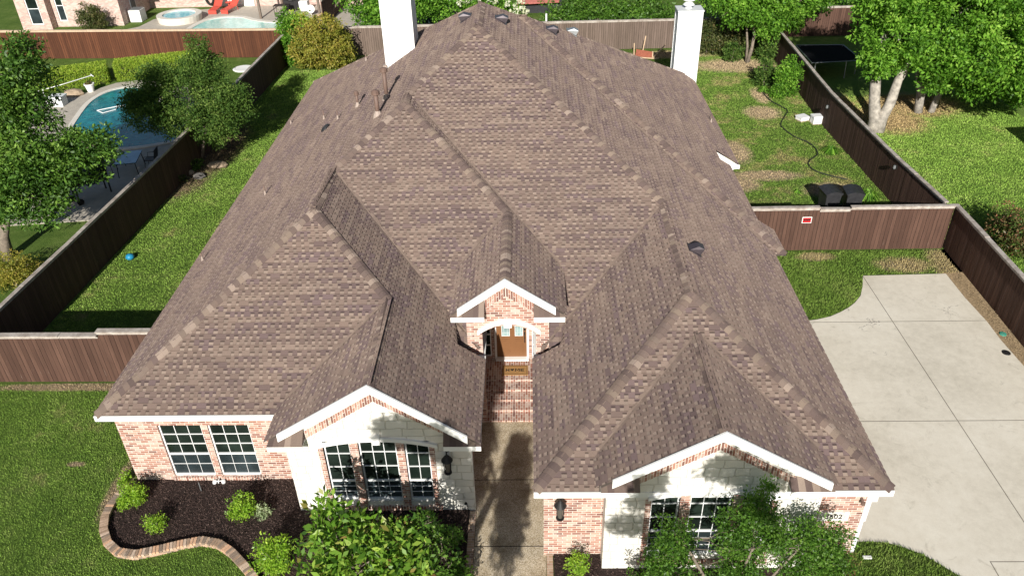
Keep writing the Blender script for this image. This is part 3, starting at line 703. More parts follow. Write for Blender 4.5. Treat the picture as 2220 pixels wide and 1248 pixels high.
retn(1.41, 2.22, 11.44, 11.72, 2.86, 3.10, out=-1); retn(5.35, 6.25, 11.44, 11.72, 2.86, 3.10, out=1)
retn(-2.05, -1.2, 16.19, 16.61, 3.98, 4.3, out=-1); retn(.05, .84, 16.19, 16.61, 3.96, 4.3, out=1)
fa.build('fascia', WHITE, house)

# ------------------------------------------------------------------ walls
def wall_front(mb, x0, x1, z0, z1, y, openings=(), depth=.09, back=None):
    xs = sorted({x0, x1, *[v for o in openings for v in (o[0], o[1])]}); zs = sorted({z0, z1, *[v for o in openings for v in (o[2], o[3])]})
    for a, b in zip(xs, xs[1:]):
        for p, q in zip(zs, zs[1:]):
            if any(o[0] <= (a+b)/2 <= o[1] and o[2] <= (p+q)/2 <= o[3] for o in openings): continue
            mb.face([(a, y, p), (b, y, p), (b, y, q), (a, y, q)])
    for a, b, p, q in openings:
        mb.face([(a, y, p), (a, y+depth, p), (a, y+depth, q), (a, y, q)][::-1]); mb.face([(b, y, p), (b, y+depth, p), (b, y+depth, q), (b, y, q)])
        mb.face([(a, y, p), (b, y, p), (b, y+depth, p), (a, y+depth, p)]); mb.face([(a, y, q), (b, y, q), (b, y+depth, q), (a, y+depth, q)][::-1])
def window(parent, x0, x1, z0, z1, y, nx, nz, name='window', rail=None, wf=.038, arch=None):
    """sash window: frame with muntins, upper and lower pane"""
    rail = (z0+z1)/2 if rail is None else rail
    f = MB(); f.box(x0, x0+wf, y-.02, y+.05, z0, z1); f.box(x1-wf, x1, y-.02, y+.05, z0, z1); f.box(x0+wf, x1-wf, y-.02, y+.05, z0, z0+wf); f.box(x0+wf, x1-wf, y-.02, y+.05, z1-wf, z1)
    f.box(x0+wf, x1-wf, y-.012, y+.04, rail-.025, rail+.025); f.box(x0+wf, x1-wf, y-.035, y-.021, z0, z0+wf*.8)
    m = .010
    for i in range(1, nx):
        xx = x0+wf+(x1-x0-2*wf)*i/nx; f.box(xx-m/2, xx+m/2, y+.004, y+.018, z0+wf, rail-.026); f.box(xx-m*.8, xx+m*.8, y-.006, y+.018, rail+.026, z1-wf)
    nl = nz//2 if nz % 2 == 0 else nz//2; nu = nz-nl
    for a, b, n, m2, fr in ((z0+wf, rail-.026, nl, m, .003), (rail+.026, z1-wf, nu, m*1.6, -.007)):
        for i in range(1, n):
            h = a+(b-a)*i/n; f.box(x0+wf+.001, x1-wf-.001, y+fr, y+.0185, h-m2/2, h+m2/2)
    fo = f.build(name, VINYL, parent)
    g = MB(); g.box(x0+wf, x1-wf, y+.02, y+.03, rail, z1-wf); g.build('pane', GLASS, fo)
    g = MB(); g.box(x0+wf, x1-wf, y+.019, y+.029, z0+wf, rail); g.build('screen_pane', GLASSB, fo)
    return fo
wl = MB()
O1 = [(-9.42, -8.32, .17, 1.97), (-8.16, -7.12, .17, 1.97)]
wall_front(wl, -10.45, -5.7, -.1, 2.22, 14.5, O1)
wl.face([(-10.45, 14.5, -.1), (-10.45, 14.5, 2.5), (-10.45, 38, 2.5), (-10.45, 38, -.1)][::-1])
wall_front(wl, .22, 7.35, -.1, 2.24, 12.1)
wl.face([(7.35, 12.1, -.1), (7.35, 22, -.1), (7.35, 22, 2.5), (7.35, 12.1, 2.5)]); wl.face([(7.35, 22, -.1), (7.35, 37.9, -.1), (7.35, 37.9, 2.5), (7.35, 22, 2.5)])
wl.face([(-10.45, 38, -.1), (-10.45, 38, 2.5), (7.35, 38, 2.5), (7.35, 38, -.1)])
wl.face([(-1.6, 13.46, -.1), (-1.6, 19.05, -.1), (-1.6, 19.05, 2.7), (-1.6, 13.46, 2.7)]); wl.face([(.3, 12.1, -.1), (.3, 19.05, -.1), (.3, 19.05, 2.7), (.3, 12.1, 2.7)][::-1])
# soldier courses under the eaves and window sills
sol = MB()
def soldier(x0, x1, z0, z1, y, proud=.014): sol.box(x0, x1, y-proud, y+.02, z0, z1, swap=True)
for args in ((-10.45, -6.0, 2.225, 2.43, 14.5), (.22, 1.55, 2.245, 2.43, 12.1), (5.7, 7.35, 2.245, 2.43, 12.1), *[(a-.03, b+.03, .05, .168, 14.5, .045) for a, b, p, q in O1]):
    soldier(*args); sol.build('soldier_course' if len(args) < 6 else 'window_sill', BRICK, house); sol = MB()
# portico wall with arch opening
ya = 16.6
def arch_z(x): return 3.42-((x+.62)/.95)**2*.42
xa, xb = -1.30, .10; N = 14
wl.face([(-1.70, ya, .0), (xa, ya, .0), (xa, ya, arch_z(xa)), (-1.70, ya, arch_z(xa))]); wl.face([(xb, ya, .0), (.45, ya, .0), (.45, ya, arch_z(xb)), (xb, ya, arch_z(xb))])
for i in range(N):
    a = xa+(xb-xa)*i/N; b = xa+(xb-xa)*(i+1)/N; wl.face([(a, ya, arch_z(a)), (b, ya, arch_z(b)), (b, ya, 4.05), (a, ya, 4.05)]); wl.face([(a, ya, arch_z(a)), (a, ya+.3, arch_z(a)), (b, ya+.3, arch_z(b)), (b, ya, arch_z(b))])
wl.face([(-1.70, ya, arch_z(xa)), (xa, ya, arch_z(xa)), (xa, ya, 4.05), (-1.70, ya, 4.05)]); wl.face([(xb, ya, arch_z(xb)), (.45, ya, arch_z(xb)), (.45, ya, 4.05), (xb, ya, 4.05)])
wl.face([(-1.70, ya, 4.05), (.45, ya, 4.05), (.2, ya, 4.35), (-.655, ya, 4.95), (-1.5, ya, 4.35)])
wl.face([(xa, ya, 0), (xa, ya+.3, 0), (xa, ya+.3, 3.3), (xa, ya, 3.3)][::-1]); wl.face([(xb, ya, 0), (xb, ya+.3, 0), (xb, ya+.3, 3.3), (xb, ya, 3.3)])
wl.face([(-1.70, ya, 0), (-1.70, ya, 4.05), (-1.70, 19, 4.05), (-1.70, 19, 0)]); wl.face([(.45, ya, 0), (.45, 19, 0), (.45, 19, 4.05), (.45, ya, 4.05)])
# door wall
dw = MB(); yd = 19.05
wall_front(dw, -1.7, .45, .3, 3.3, yd, [(-1.47, -1.23, .5, 2.5), (-1.13, -.10, .36, 2.55), (.0, .26, .5, 2.5)], .07)
dw.face([(-1.7, 16.9, 3.3), (.45, 16.9, 3.3), (.45, 19.05, 3.3), (-1.7, 19.05, 3.3)])
dw.build('entry_wall', BRICK, house); wall_o = wl.build('brick_wall', BRICK, house);
# rake brick bands follow the gables: bricks set square to the slope
rb = MB()
def rakeband(xc, zc, sl_, xl, xr, y, top, hgt=.2, proud=.025):
    for sgn, xe in ((-1, xl), (1, xr)):
        Ln = abs(xe-xc)*math.sqrt(1+sl_*sl_); ze = zc-abs(xe-xc)*sl_; hv = hgt*math.sqrt(1+sl_*sl_)
        q = [(xc, y-proud, zc-top-hv), (xe, y-proud, ze-top-hv), (xe, y-proud, ze-top), (xc, y-proud, zc-top)]; uv = [(.0, hgt*sl_*0), (.0, Ln), (hgt, Ln), (hgt, 0)]
        rb.face(q if sgn > 0 else q[::-1], uv if sgn > 0 else uv[::-1])
        q = [(xc, y-proud, zc-top-hv), (xc, y+.01, zc-top-hv), (xe, y+.01, ze-top-hv), (xe, y-proud, ze-top-hv)]; rb.face(q if sgn > 0 else q[::-1], [(0, 0), (.02, 0), (.02, Ln), (0, Ln)])
rakeband(C1[0], C1[2], .66, -5.5, -1.85, 13.45, .46); rb.build('rake_brick_band', BRICK, house); rb = MB(); rakeband(3.81, 4.53, .617, 1.9, 5.75, 11.7, .46); rb.build('rake_brick_band', BRICK, house); rb = MB(); rakeband(E1[0], E1[2], .70, -1.42, .15, ya, .46, .22)
rb.build('rake_brick_band', BRICK, house)
# stone gables
st = MB()
OG1 = [(-4.97, -4.33, .42, 2.42), (-4.13, -3.23, .38, 2.5), (-3.04, -2.45, .38, 2.42)]
wall_front(st, -5.86, -1.45, -.1, 2.6, 13.45, OG1, .1)
st.face([(-5.86, 13.45, 2.6), (-1.45, 13.45, 2.6), (C1[0]+2.1, 13.45, 2.75), (C1[0], 13.45, 4.2), (-5.6, 13.45, 2.82)])
st.face([(-5.86, 13.45, -.1), (-5.86, 13.45, 2.6), (-5.86, 14.5, 2.6), (-5.86, 14.5, -.1)]); st.face([(-1.45, 13.45, -.1), (-1.45, 13.6, -.1), (-1.45, 13.6, 2.6), (-1.45, 13.45, 2.6)]); st.face([(-1.45, 13.6, -.1), (-1.6, 13.6, -.1), (-1.6, 13.6, 2.6), (-1.45, 13.6, 2.6)])
st.build('stone_wall', STONE, house); st = MB()
OG2 = [(2.52, 3.14, .55, 2.6), (3.36, 4.26, .5, 2.6), (4.48, 5.1, .55, 2.6)]
wall_front(st, 1.55, 6.15, -.1, 2.86, 11.7, OG2, .1)
st.face([(1.55, 11.7, 2.86), (6.15, 11.7, 2.86), (6.0, 11.7, 3.05), (3.81, 11.7, 4.4), (1.7, 11.7, 3.05)])
st.face([(1.55, 11.7, -.1), (1.55, 11.7, 2.86), (1.55, 12.1, 2.86), (1.55, 12.1, -.1)]); st.face([(6.15, 11.7, -.1), (6.15, 12.1, -.1), (6.15, 12.1, 2.86), (6.15, 11.7, 2.86)])
st.build('stone_wall', STONE, house)
# segmental stone lintels over the window groups
li = MB()
def lintel(x0, x1, zl, rise, y, th=.13, proud=.04, low=None, extra=.05):
    xm = (x0+x1)/2; hw = (x1-x0)/2; n = 20
    def g(x): return zl+rise*(1-((x-xm)/hw)**2)
    for i in range(n):
        a = x0+(x1-x0)*i/n; b = x0+(x1-x0)*(i+1)/n
        for y1, t0, t1 in ((y-proud, 0, th*.55), (y-proud-.02, th*.55, th)):
            li.face([(a, y1, g(a)+t0), (b, y1, g(b)+t0), (b, y1, g(b)+t1), (a, y1, g(a)+t1)])
            li.face([(a, y1, g(a)+t1), (b, y1, g(b)+t1), (b, y, g(b)+t1), (a, y, g(a)+t1)])
            li.face([(a, y1, g(a)+t0), (a, y+.09, g(a)+t0), (b, y+.09, g(b)+t0), (b, y1, g(b)+t0)])
    return g
def nl():
    global li
    li.build('arch_lintel', WHITE, house); li = MB()
def key(xc, z, y): li.box(xc-.10, xc+.10, y-.085, y-.001, z, z+.26); nl()
g1 = lintel(-5.15, -2.25, 2.20, .22, 13.45, .12); key(-3.68, 2.36, 13.45)
g2 = lintel(2.45, 5.2, 2.34, .22, 11.7, .12); key(3.81, 2.5, 11.7)
g0 = lintel(-1.42, .22, 3.14, .36, 16.6, .15, .05); key(-.62, 3.40, 16.6)
bj = MB()   # brick jambs, mullions and sills
for a, b in ((-5.09, -4.97), (-4.33, -4.13), (-3.23, -3.04), (-2.45, -2.33)):
    bj.box(a, b, 13.425, 13.53, .22, float(g1((a+b)/2))-.002); bj.build('brick_mullion', BRICK, house); bj = MB()
bj.box(-5.15, -2.27, 13.40, 13.53, .08, .219, swap=True); bj.build('brick_sill', BRICK, house); bj = MB()
for a, b in ((2.40, 2.52), (3.14, 3.36), (4.26, 4.48), (5.1, 5.22)):
    bj.box(a, b, 11.675, 11.78, .38, float(g2(min(max((a+b)/2, 2.5), 5.15)))-.002); bj.build('brick_mullion', BRICK, house); bj = MB()
bj.box(2.33, 5.28, 11.65, 11.78, .24, .379, swap=True); bj.build('brick_sill', BRICK, house)
for a, b, p, q in O1: window(house, a, b, p, q, 14.57, 3, 5, rail=.92)
for i, (a, b, p, q) in enumerate(OG1): window(house, a, b, p, q, 13.53, (2, 3, 2)[i], 6, rail=1.02)
for i, (a, b, p, q) in enumerate(OG2): window(house, a, b, p, q, 11.78, (2, 3, 2)[i], 6, rail=1.25)
for a, b, p, q in ((-1.47, -1.23, .5, 2.5), (.0, .26, .5, 2.5)):
    f = MB()
    for zz_ in np.linspace(p, q, 6): f.box(a, b, yd-.01, yd+.03, zz_-.015, zz_+.015)
    for xx in (a, b-.03): f.box(xx, xx+.03, yd-.012, yd+.03, p, q)
    fo = f.build('sidelight', VINYL, house); g = MB(); g.box(a+.02, b-.02, yd+.031, yd+.05, p, q); g.build('pane', GLASS, fo)
# front door
f = MB(); f.box(-1.13, -1.07, yd-.03, yd+.1, .36, 2.55); f.box(-.16, -.10, yd-.03, yd+.1, .36, 2.55); f.box(-1.07, -.16, yd-.03, yd+.1, 2.49, 2.55); f.box(-1.12, -.11, yd-.12, yd+.05, .36, .42); f.build('door_frame', WHITE, house)
d = MB(); d.box(-1.07, -.16, yd+.03, yd+.07, .42, 2.49)
for xx in (-.915, -.515): 
    d.box(xx, xx+.25, yd+.015, yd+.031, .56, 1.10); d.box(xx+.04, xx+.21, yd+.006, yd+.0151, .62, 1.04)
do = d.build('front_door', DOORW, house)
g = MB(); fr_ = MB()
for xx in (-.915, -.515):
    g.box(xx+.02, xx+.23, yd+.018, yd+.0305, 1.24, 2.23)
    for a, b, p, q in ((xx, xx+.02, 1.22, 2.25), (xx+.23, xx+.25, 1.22, 2.25), (xx+.02, xx+.23, 1.22, 1.24), (xx+.02, xx+.23, 2.23, 2.25), (xx+.02, xx+.23, 1.34, 1.35), (xx+.07, xx+.08, 1.24, 2.23), (xx+.17, xx+.18, 1.24, 2.23), (xx+.02, xx+.23, 2.1, 2.11)): fr_.box(a, b, yd+.008, yd+.0301, p, q)
g.build('door_glass', LEADED, do); fr_.build('glass_frame', MAILED, do)
h = MB(); h.box(-.245, -.195, yd-.0, yd+.03, 1.42, 1.50); h.tube([(-.22, yd+.02, 1.33), (-.22, yd-.04, 1.30), (-.22, yd-.045, 1.12), (-.22, yd-.03, 1.0), (-.22, yd+.02, .98)], .013, 6); h.box(-.24, -.2, yd+.005, yd+.03, 1.26, 1.36); h.build('handle', BLACK, do)
# porch and steps
ps = MB()
for i in range(5): ps.box(-1.6, .3, 16.62+i*.36, 16.62+(i+1)*.36 if i < 4 else 19.06, -.05, .072*(i+1)-.0, swap=True)
ps.build('porch_steps', BRICK, house)
t = tag(empty('doormat', (-.52, 18.48, .36)), 'coir doormat printed HOME with a heart in front of the brown door', 'doormat'); t_mb = MB(); t_mb.box(-.90, -.13, 18.26, 18.70, .361, .380); t_mb.build('mat', COIR, t)
bd = MB()
for a, b, p, q in ((-.87, -.16, 18.29, 18.30), (-.87, -.16, 18.66, 18.67), (-.87, -.86, 18.30, 18.66), (-.17, -.16, 18.30, 18.66)): bd.box(a, b, p, q, .3802, .382)
def glyph(x, w_, kind):
    y0, y1, th = 18.42, 18.55, .028
    def bx(a, b, p, q): bd.box(x+a, x+b, p, q, .3802, .382)
    if kind == 'H': bx(0, th, y0, y1); bx(w_-th, w_, y0, y1); bx(th, w_-th, y0+.05, y1-.05)
    if kind == 'M': 
        bx(0, th, y0, y1); bx(w_-th, w_, y0, y1)
        bd.face([(x+th, y1, .381), (x+th, y1-.04, .381), (x+w_/2, y0+.03, .381), (x+w_/2, y0+.07, .381)]); bd.face([(x+w_-th, y1, .381), (x+w_/2, y0+.07, .381), (x+w_/2, y0+.03, .381), (x+w_-th, y1-.04, .381)])
    if kind == 'E': bx(0, th, y0, y1); bx(th, w_, y0, y0+.025); bx(th, w_*.85, y0+.052, y0+.077); bx(th, w_, y1-.025, y1)
    if kind == 'o':
        P = []
        for i in range(24):
            a = 2*math.pi*i/24; P.append((x+w_/2+.058*math.sin(a)**3, (y0+y1)/2+.012+.0040*(13*math.cos(a)-5*math.cos(2*a)-2*math.cos(3*a)-math.cos(4*a)), .3815))
        bd.face(P[::-1])
glyph(-.80, .11, 'H'); glyph(-.665, .12, 'o'); glyph(-.52, .14, 'M'); glyph(-.355, .11, 'E')
bd.build('lettering', MATINK, t)
# star decoration on the door
s_ = MB(); P = [(-.62+(.085 if i % 2 == 0 else .034)*math.sin(i*math.pi/5), yd-.03, 1.93+(.085 if i % 2 == 0 else .034)*math.cos(i*math.pi/5)) for i in range(10)]
for i in range(10): s_.face([P[i], P[(i+1) % 10], (-.62, yd-.05, 1.93)][::-1]); s_.face([P[i], P[(i+1) % 10], (-.62, yd-.01, 1.93)])
s_.tube([(-.62, yd-.02, 2.01), (-.62, yd+.005, 2.42)], .006, 5)
tag(s_.build('star_ornament', WHITE), 'small white star ornament hanging on the brown front door', 'ornament')

# wall lanterns
def lantern(x, y, z, label):
    t = tag(empty('wall_lantern', (x, y, z)), label, 'wall lantern', 'black lanterns beside the gables')
    b = MB(); b.lathe((x, y-.02, z+.10), [(.0, -.02), (.075, -.02), (.085, 0), (.075, .02), (.0, .05)], 12); b.tube([(x, y-.0, z+.14), (x, y-.12, z+.22), (x, y-.20, z+.16), (x, y-.20, z+.06)], .018, 6); b.build('bracket', BLACK, t)
    c = MB(); c.lathe((x, y-.2, z), [(.02, .09), (.06, .05), (.125, -.05), (.14, -.07), (.13, -.085)], 14); c.lathe((x, y-.2, z-.48), [(.0, -.01), (.095, 0), (.095, .03), (.0, .03)], 12)
    for a in range(4): 
        q = a*math.pi/2+.78; c.tube([(x+.11*math.cos(q), y-.2+.11*math.sin(q), z-.08), (x+.09*math.cos(q), y-.2+.09*math.sin(q), z-.46)], .010, 5)
    c.build('cage', BLACK, t); g = MB(); g.lathe((x, y-.2, z-.44), [(.055, 0), (.085, .34)], 10); g.build('glass', m_glass('smoky lantern glass', (.10, .09, .075), .2), t)
lantern(-2.03, 13.45, 2.05, 'black lantern on the shaded white stone to the right of the arched windows'); lantern(.58, 12.1, 2.02, 'black lantern on the red brick wall beside the walkway')
# house number plaque
t = tag(empty('number_plaque', (6.72, 12.08, 1.36)), 'white stone plaque with house number 3602 on the right brick wall', 'plaque'); p_ = MB(); p_.box(6.37, 7.05, 12.06, 12.10, 1.22, 1.50); p_.build('plaque', STONE, t)
cu = bpy.data.curves.new('number', 'FONT'); cu.body = '3602'; cu.size = .2; cu.extrude = .004; cu.align_x = 'CENTER'; cu.align_y = 'CENTER'; co = bpy.data.objects.new('number', cu); COL.objects.link(co)
co.location = (6.71, 12.052, 1.36); co.rotation_euler = (R(90), 0, 0)
dg = bpy.context.evaluated_depsgraph_get(); me = bpy.data.meshes.new_from_object(co.evaluated_get(dg)); mw = co.matrix_world.copy(); bpy.data.objects.remove(co)
me.transform(Matrix.Translation((6.71, 12.052, 1.36)) @ Matrix.Rotation(R(90), 4, 'X')); me.materials.clear(); me.materials.append(BLACK); no = bpy.data.objects.new('number', me); COL.objects.link(no); attach(no, t)
# downspout box at the right corner
m_ = MB(); m_.box(7.355, 7.50, 12.14, 12.24, 1.1, 1.78); m_.box(7.352, 7.6, 12.11, 12.27, 1.78, 1.98); m_.bar((7.42, 12.19, 1.1), (7.42, 12.19, .0), .09, .09); tag(m_.build('utility_box', MAILED), 'pale metal utility box with conduit at the right house corner', 'utility box')
m_ = MB(); m_.tube([(7.22, 12.09, 1.93), (7.22, 11.98, 1.90)], .03, 8); m_.lathe((7.22, 11.97, 1.86), [(.0, 0), (.05, .0), (.045, .06), (0, .07)], 10); tag(m_.build('security_camera', BRONZE), 'tiny brown security camera on brick under the right eave', 'camera')
# faucets and flood lights
m_ = MB(); m_.tube([(-8.25, 14.5, .12), (-8.25, 14.38, .12), (-8.25, 14.36, .05)], .015, 6); m_.lathe((-8.35, 14.38, .0), [(.0, 0), (.07, .02), (.05, .12), (0, .13)], 10); m_.lathe((-8.12, 14.38, .02), [(.0, 0), (.06, .02), (.05, .11), (0, .12)], 10); m_.tube([(-8.35, 14.38, .1), (-8.12, 14.38, .12)], .012, 6); tag(m_.build('faucet_cover', VINYL), 'pair of white faucet covers low on the left brick wall', 'faucet')
m_ = MB(); m_.tube([(-8.62, 14.1, .0), (-8.62, 14.1, .35)], .012, 6); tag(m_.build('garden_stake', GREYM), 'thin grey stake standing in the mulch under the left windows', 'stake')
m_ = MB(); m_.tube([(-1.62, 13.2, .0), (-1.62, 13.2, .5), (-1.66, 13.2, .55)], .01, 6); m_.lathe((-1.66, 13.2, .52), [(0, 0), (.04, .02), (.0, .1)], 8); tag(m_.build('path_light', BLACK), 'slim black path light at the stone corner by the walkway', 'path light')
m_ = MB(); m_.lathe((-2.6, 13.2, .05), [(.0, .0), (.07, .03), (.06, .10), (.03, .13), (.045, .17), (.03, .23), (0, .25)], 10); tag(m_.build('garden_figurine', ROCK), 'small tan garden figurine at the foot of the stone wall', 'figurine')

# ------------------------------------------------------------------ roof fittings
def pipe(x, y, h_, r, label, cap=True, coll=True):
    z = H(x, y); t = tag(empty('vent_pipe', (x, y, z)), label, 'vent pipe')
    b = MB(); b.lathe((x, y, z-.12), [(r, 0), (r, h_+.12)], 10); b.build('pipe', BRONZE, t, True)
    if cap: c = MB(); c.lathe((x, y, z+h_), [(r*1.0, -.07), (r*1.9, -.05), (r*1.9, .05), (r*.9, .09), (0, .10)], 10); c.build('rain_cap', BRONZE, t)
    if coll: c = MB(); c.lathe((x, y, z-.12), [(r*2.6, 0), (r*2.2, .12), (r*1.15, .26), (r*1.05, .27)], 10); c.build('flashing_collar', LEAD, t)
pipe(-4.62, 24.75, .92, .065, 'tall brown vent pipe with cap, the upper of the two near the front hip'); pipe(-4.70, 23.40, .72, .07, 'brown vent pipe with fat cap right beside the left hip caps'); pipe(-5.99, 26.5, .46, .045, 'short brown capped vent pipe midway down the left slope')
pipe(-7.74, 28.3, .36, .022, 'thin vent pipe, left one of the close pair above the black turtle vent', False); pipe(-6.81, 26.7, .33, .022, 'thin vent pipe, right one of the close pair above the black turtle vent', False)
pipe(-6.99, 33.7, .30, .022, 'thin vent pipe high on the back left slope by the white chimney', False); pipe(-10.2, 32.0, .25, .02, 'thin vent pipe right at the upper left eave edge', False)
pipe(-8.75, 23.4, .34, .022, 'thin vent pipe alone in the middle of the left slope', False); pipe(-10.2, 20.85, .28, .022, 'thin vent pipe near the lower left eave', False); pipe(7.6, 31.6, .34, .022, 'thin dark vent pipe near the right eave', False)
def boxvent(x, y, side, label, s=.22, mat=VENTM):
    """slant back vent lying on a side slope; side = -1 left slope, 1 right slope"""
    z = H(x, y); sl_ = .655; t = tag(empty('roof_vent', (x, y, z)), label, 'roof vent'); ca = math.cos(math.atan(sl_)); sa = math.sin(math.atan(sl_))
    def T(p): # local: x down slope, y along ridge, z normal
        return Vector((x+side*(p.x*ca+p.z*sa), y+p.y, z-p.x*sa+p.z*ca))
    b = MB(); P = [(-s, -s*.8, .03), (-s, s*.8, .03), (s*.75, -s*.8, .05), (s*.75, s*.8, .05), (s*.7, -s*.75, .24), (s*.7, s*.75, .24), (-s*.2, -s*.6, .22), (-s*.2, s*.6, .22)]
    P = [T(Vector(p)) for p in P]
    for q in ((0, 1, 7, 6), (6, 7, 5, 4), (4, 5, 3, 2), (0, 6, 4, 2), (1, 3, 5, 7)): b.face([P[i] for i in q])
    b.build('hood', mat, t); f = MB(); f.box(-s*1.15, s*.95, -s, s, .0, .035, T=T); f.build('flange', mat, t)
boxvent(-2.15, 27.9, -1, 'dark slant roof vent just left of the top ridge'); boxvent(-.95, 27.9, 1, 'dark slant roof vent just right of the top ridge'); boxvent(.85, 29.9, 1, 'dark slant roof vent by the second hip at the upper right'); boxvent(4.3, 18.0, 1, 'dark slant roof vent on the right slope near the front ridge', .19); boxvent(1.7, 31.6, 1, 'pale grey roof vent peeping over the back of the roof', .22, GREYM)
z = H(-7.29, 26.6); m_ = MB()
def Tt(p): return Vector((-7.29+p.x*.83-p.z*.55*0, 26.6+p.y, z+p.x*.55+p.z))
for i in range(1): pass
rings = []
m_.lathe((0, 0, 0), [(.20, .0), (.19, .06), (.12, .12), (.0, .13)], 12); m_.v = [tuple(Tt(Vector(p))) for p in m_.v]
tag(m_.build('turtle_vent', DARKPL), 'small domed black turtle vent on the left slope', 'roof vent')
# chimneys
def chimney(x0, x1, y0, y1, z0, z1, label, topbits=True):
    c = MB(); c.box(x0, x1, y0, y1, z0, z1)
    nb = int((z1-z0)/.17)
    for i in range(nb):   # lap siding
        zb = z0+i*.17; c.face([(x0-.004, y0-.014, zb), (x1+.004, y0-.014, zb), (x1, y0-.002, zb+.168), (x0, y0-.002, zb+.168)]); c.face([(x1+.014, y0, zb), (x1+.014, y1, zb), (x1+.002, y1, zb+.168), (x1+.002, y0, zb+.168)]); c.face([(x0-.014, y1, zb), (x0-.014, y0, zb), (x0-.002, y0, zb+.168), (x0-.002, y1, zb+.168)])
    co_ = c.build('chimney', WHITE, roof); co_['label'] = label
    t_ = MB()
    for a, b in ((x0, y0), (x1, y0), (x0, y1), (x1, y1)): t_.box(a-.03 if a == x0 else a-.09, a+.09 if a == x0 else a+.03, b-.03 if b == y0 else b-.09, b+.09 if b == y0 else b+.03, z0, z1-.001)
    t_.build('corner_trim', VINYL, co_)
    k_ = MB(); k_.box(x0-.06, x1+.06, y0-.06, y1+.06, z1, z1+.06); k_.build('chimney_cap', MAILED, co_)
    if topbits:
        xc, yc = (x0+x1)/2-.05, (y0+y1)/2; q = MB(); q.lathe((xc, yc, z1+.06), [(.15, 0), (.15, .22), (.17, .22), (.25, .14), (.27, .16), (.17, .26), (.14, .28), (.14, .36)], 16); q.lathe((xc, yc, z1+.42), [(.0, .0), (.27, .0), (.27, .03), (.10, .08), (.0, .09)], 16)
        for a in range(3): q.tube([(xc+.13*math.cos(a*2.1), yc+.13*math.sin(a*2.1), z1+.3), (xc+.13*math.cos(a*2.1), yc+.13*math.sin(a*2.1), z1+.45)], .012, 5)
        q.build('flue_cap', VINYL, co_)
chimney(-5.30, -4.22, 29.15, 30.25, 5.6, 10.2, 'tall white sided chimney at the upper left of the roof'); chimney(6.93, 8.02, 37.45, 38.3, .0, 5.85, 'white sided chimney with round flue cap at the back right corner')
fl = MB(); fl.box(-5.42, -5.28, 29.0, 29.22, H(-5.4, 29)-.05, H(-5.4, 29)+.22); fl.build('chimney_flashing', LEAD, roof)
# small louvred gable end at the right eave
lg = MB(); lg.face([(6.98, 27.84, 2.3), (7.55, 27.84, 2.3), (7.96, 27.84, 2.55), (7.96, 27.84, 2.60), (7.0, 27.84, 3.2)])
for i in range(7): lg.box(7.0, 7.5, 27.80, 27.835, 1.0+i*.2, 1.0+i*.2+.13)
lg.build('gable_louvre', WHITE, house)
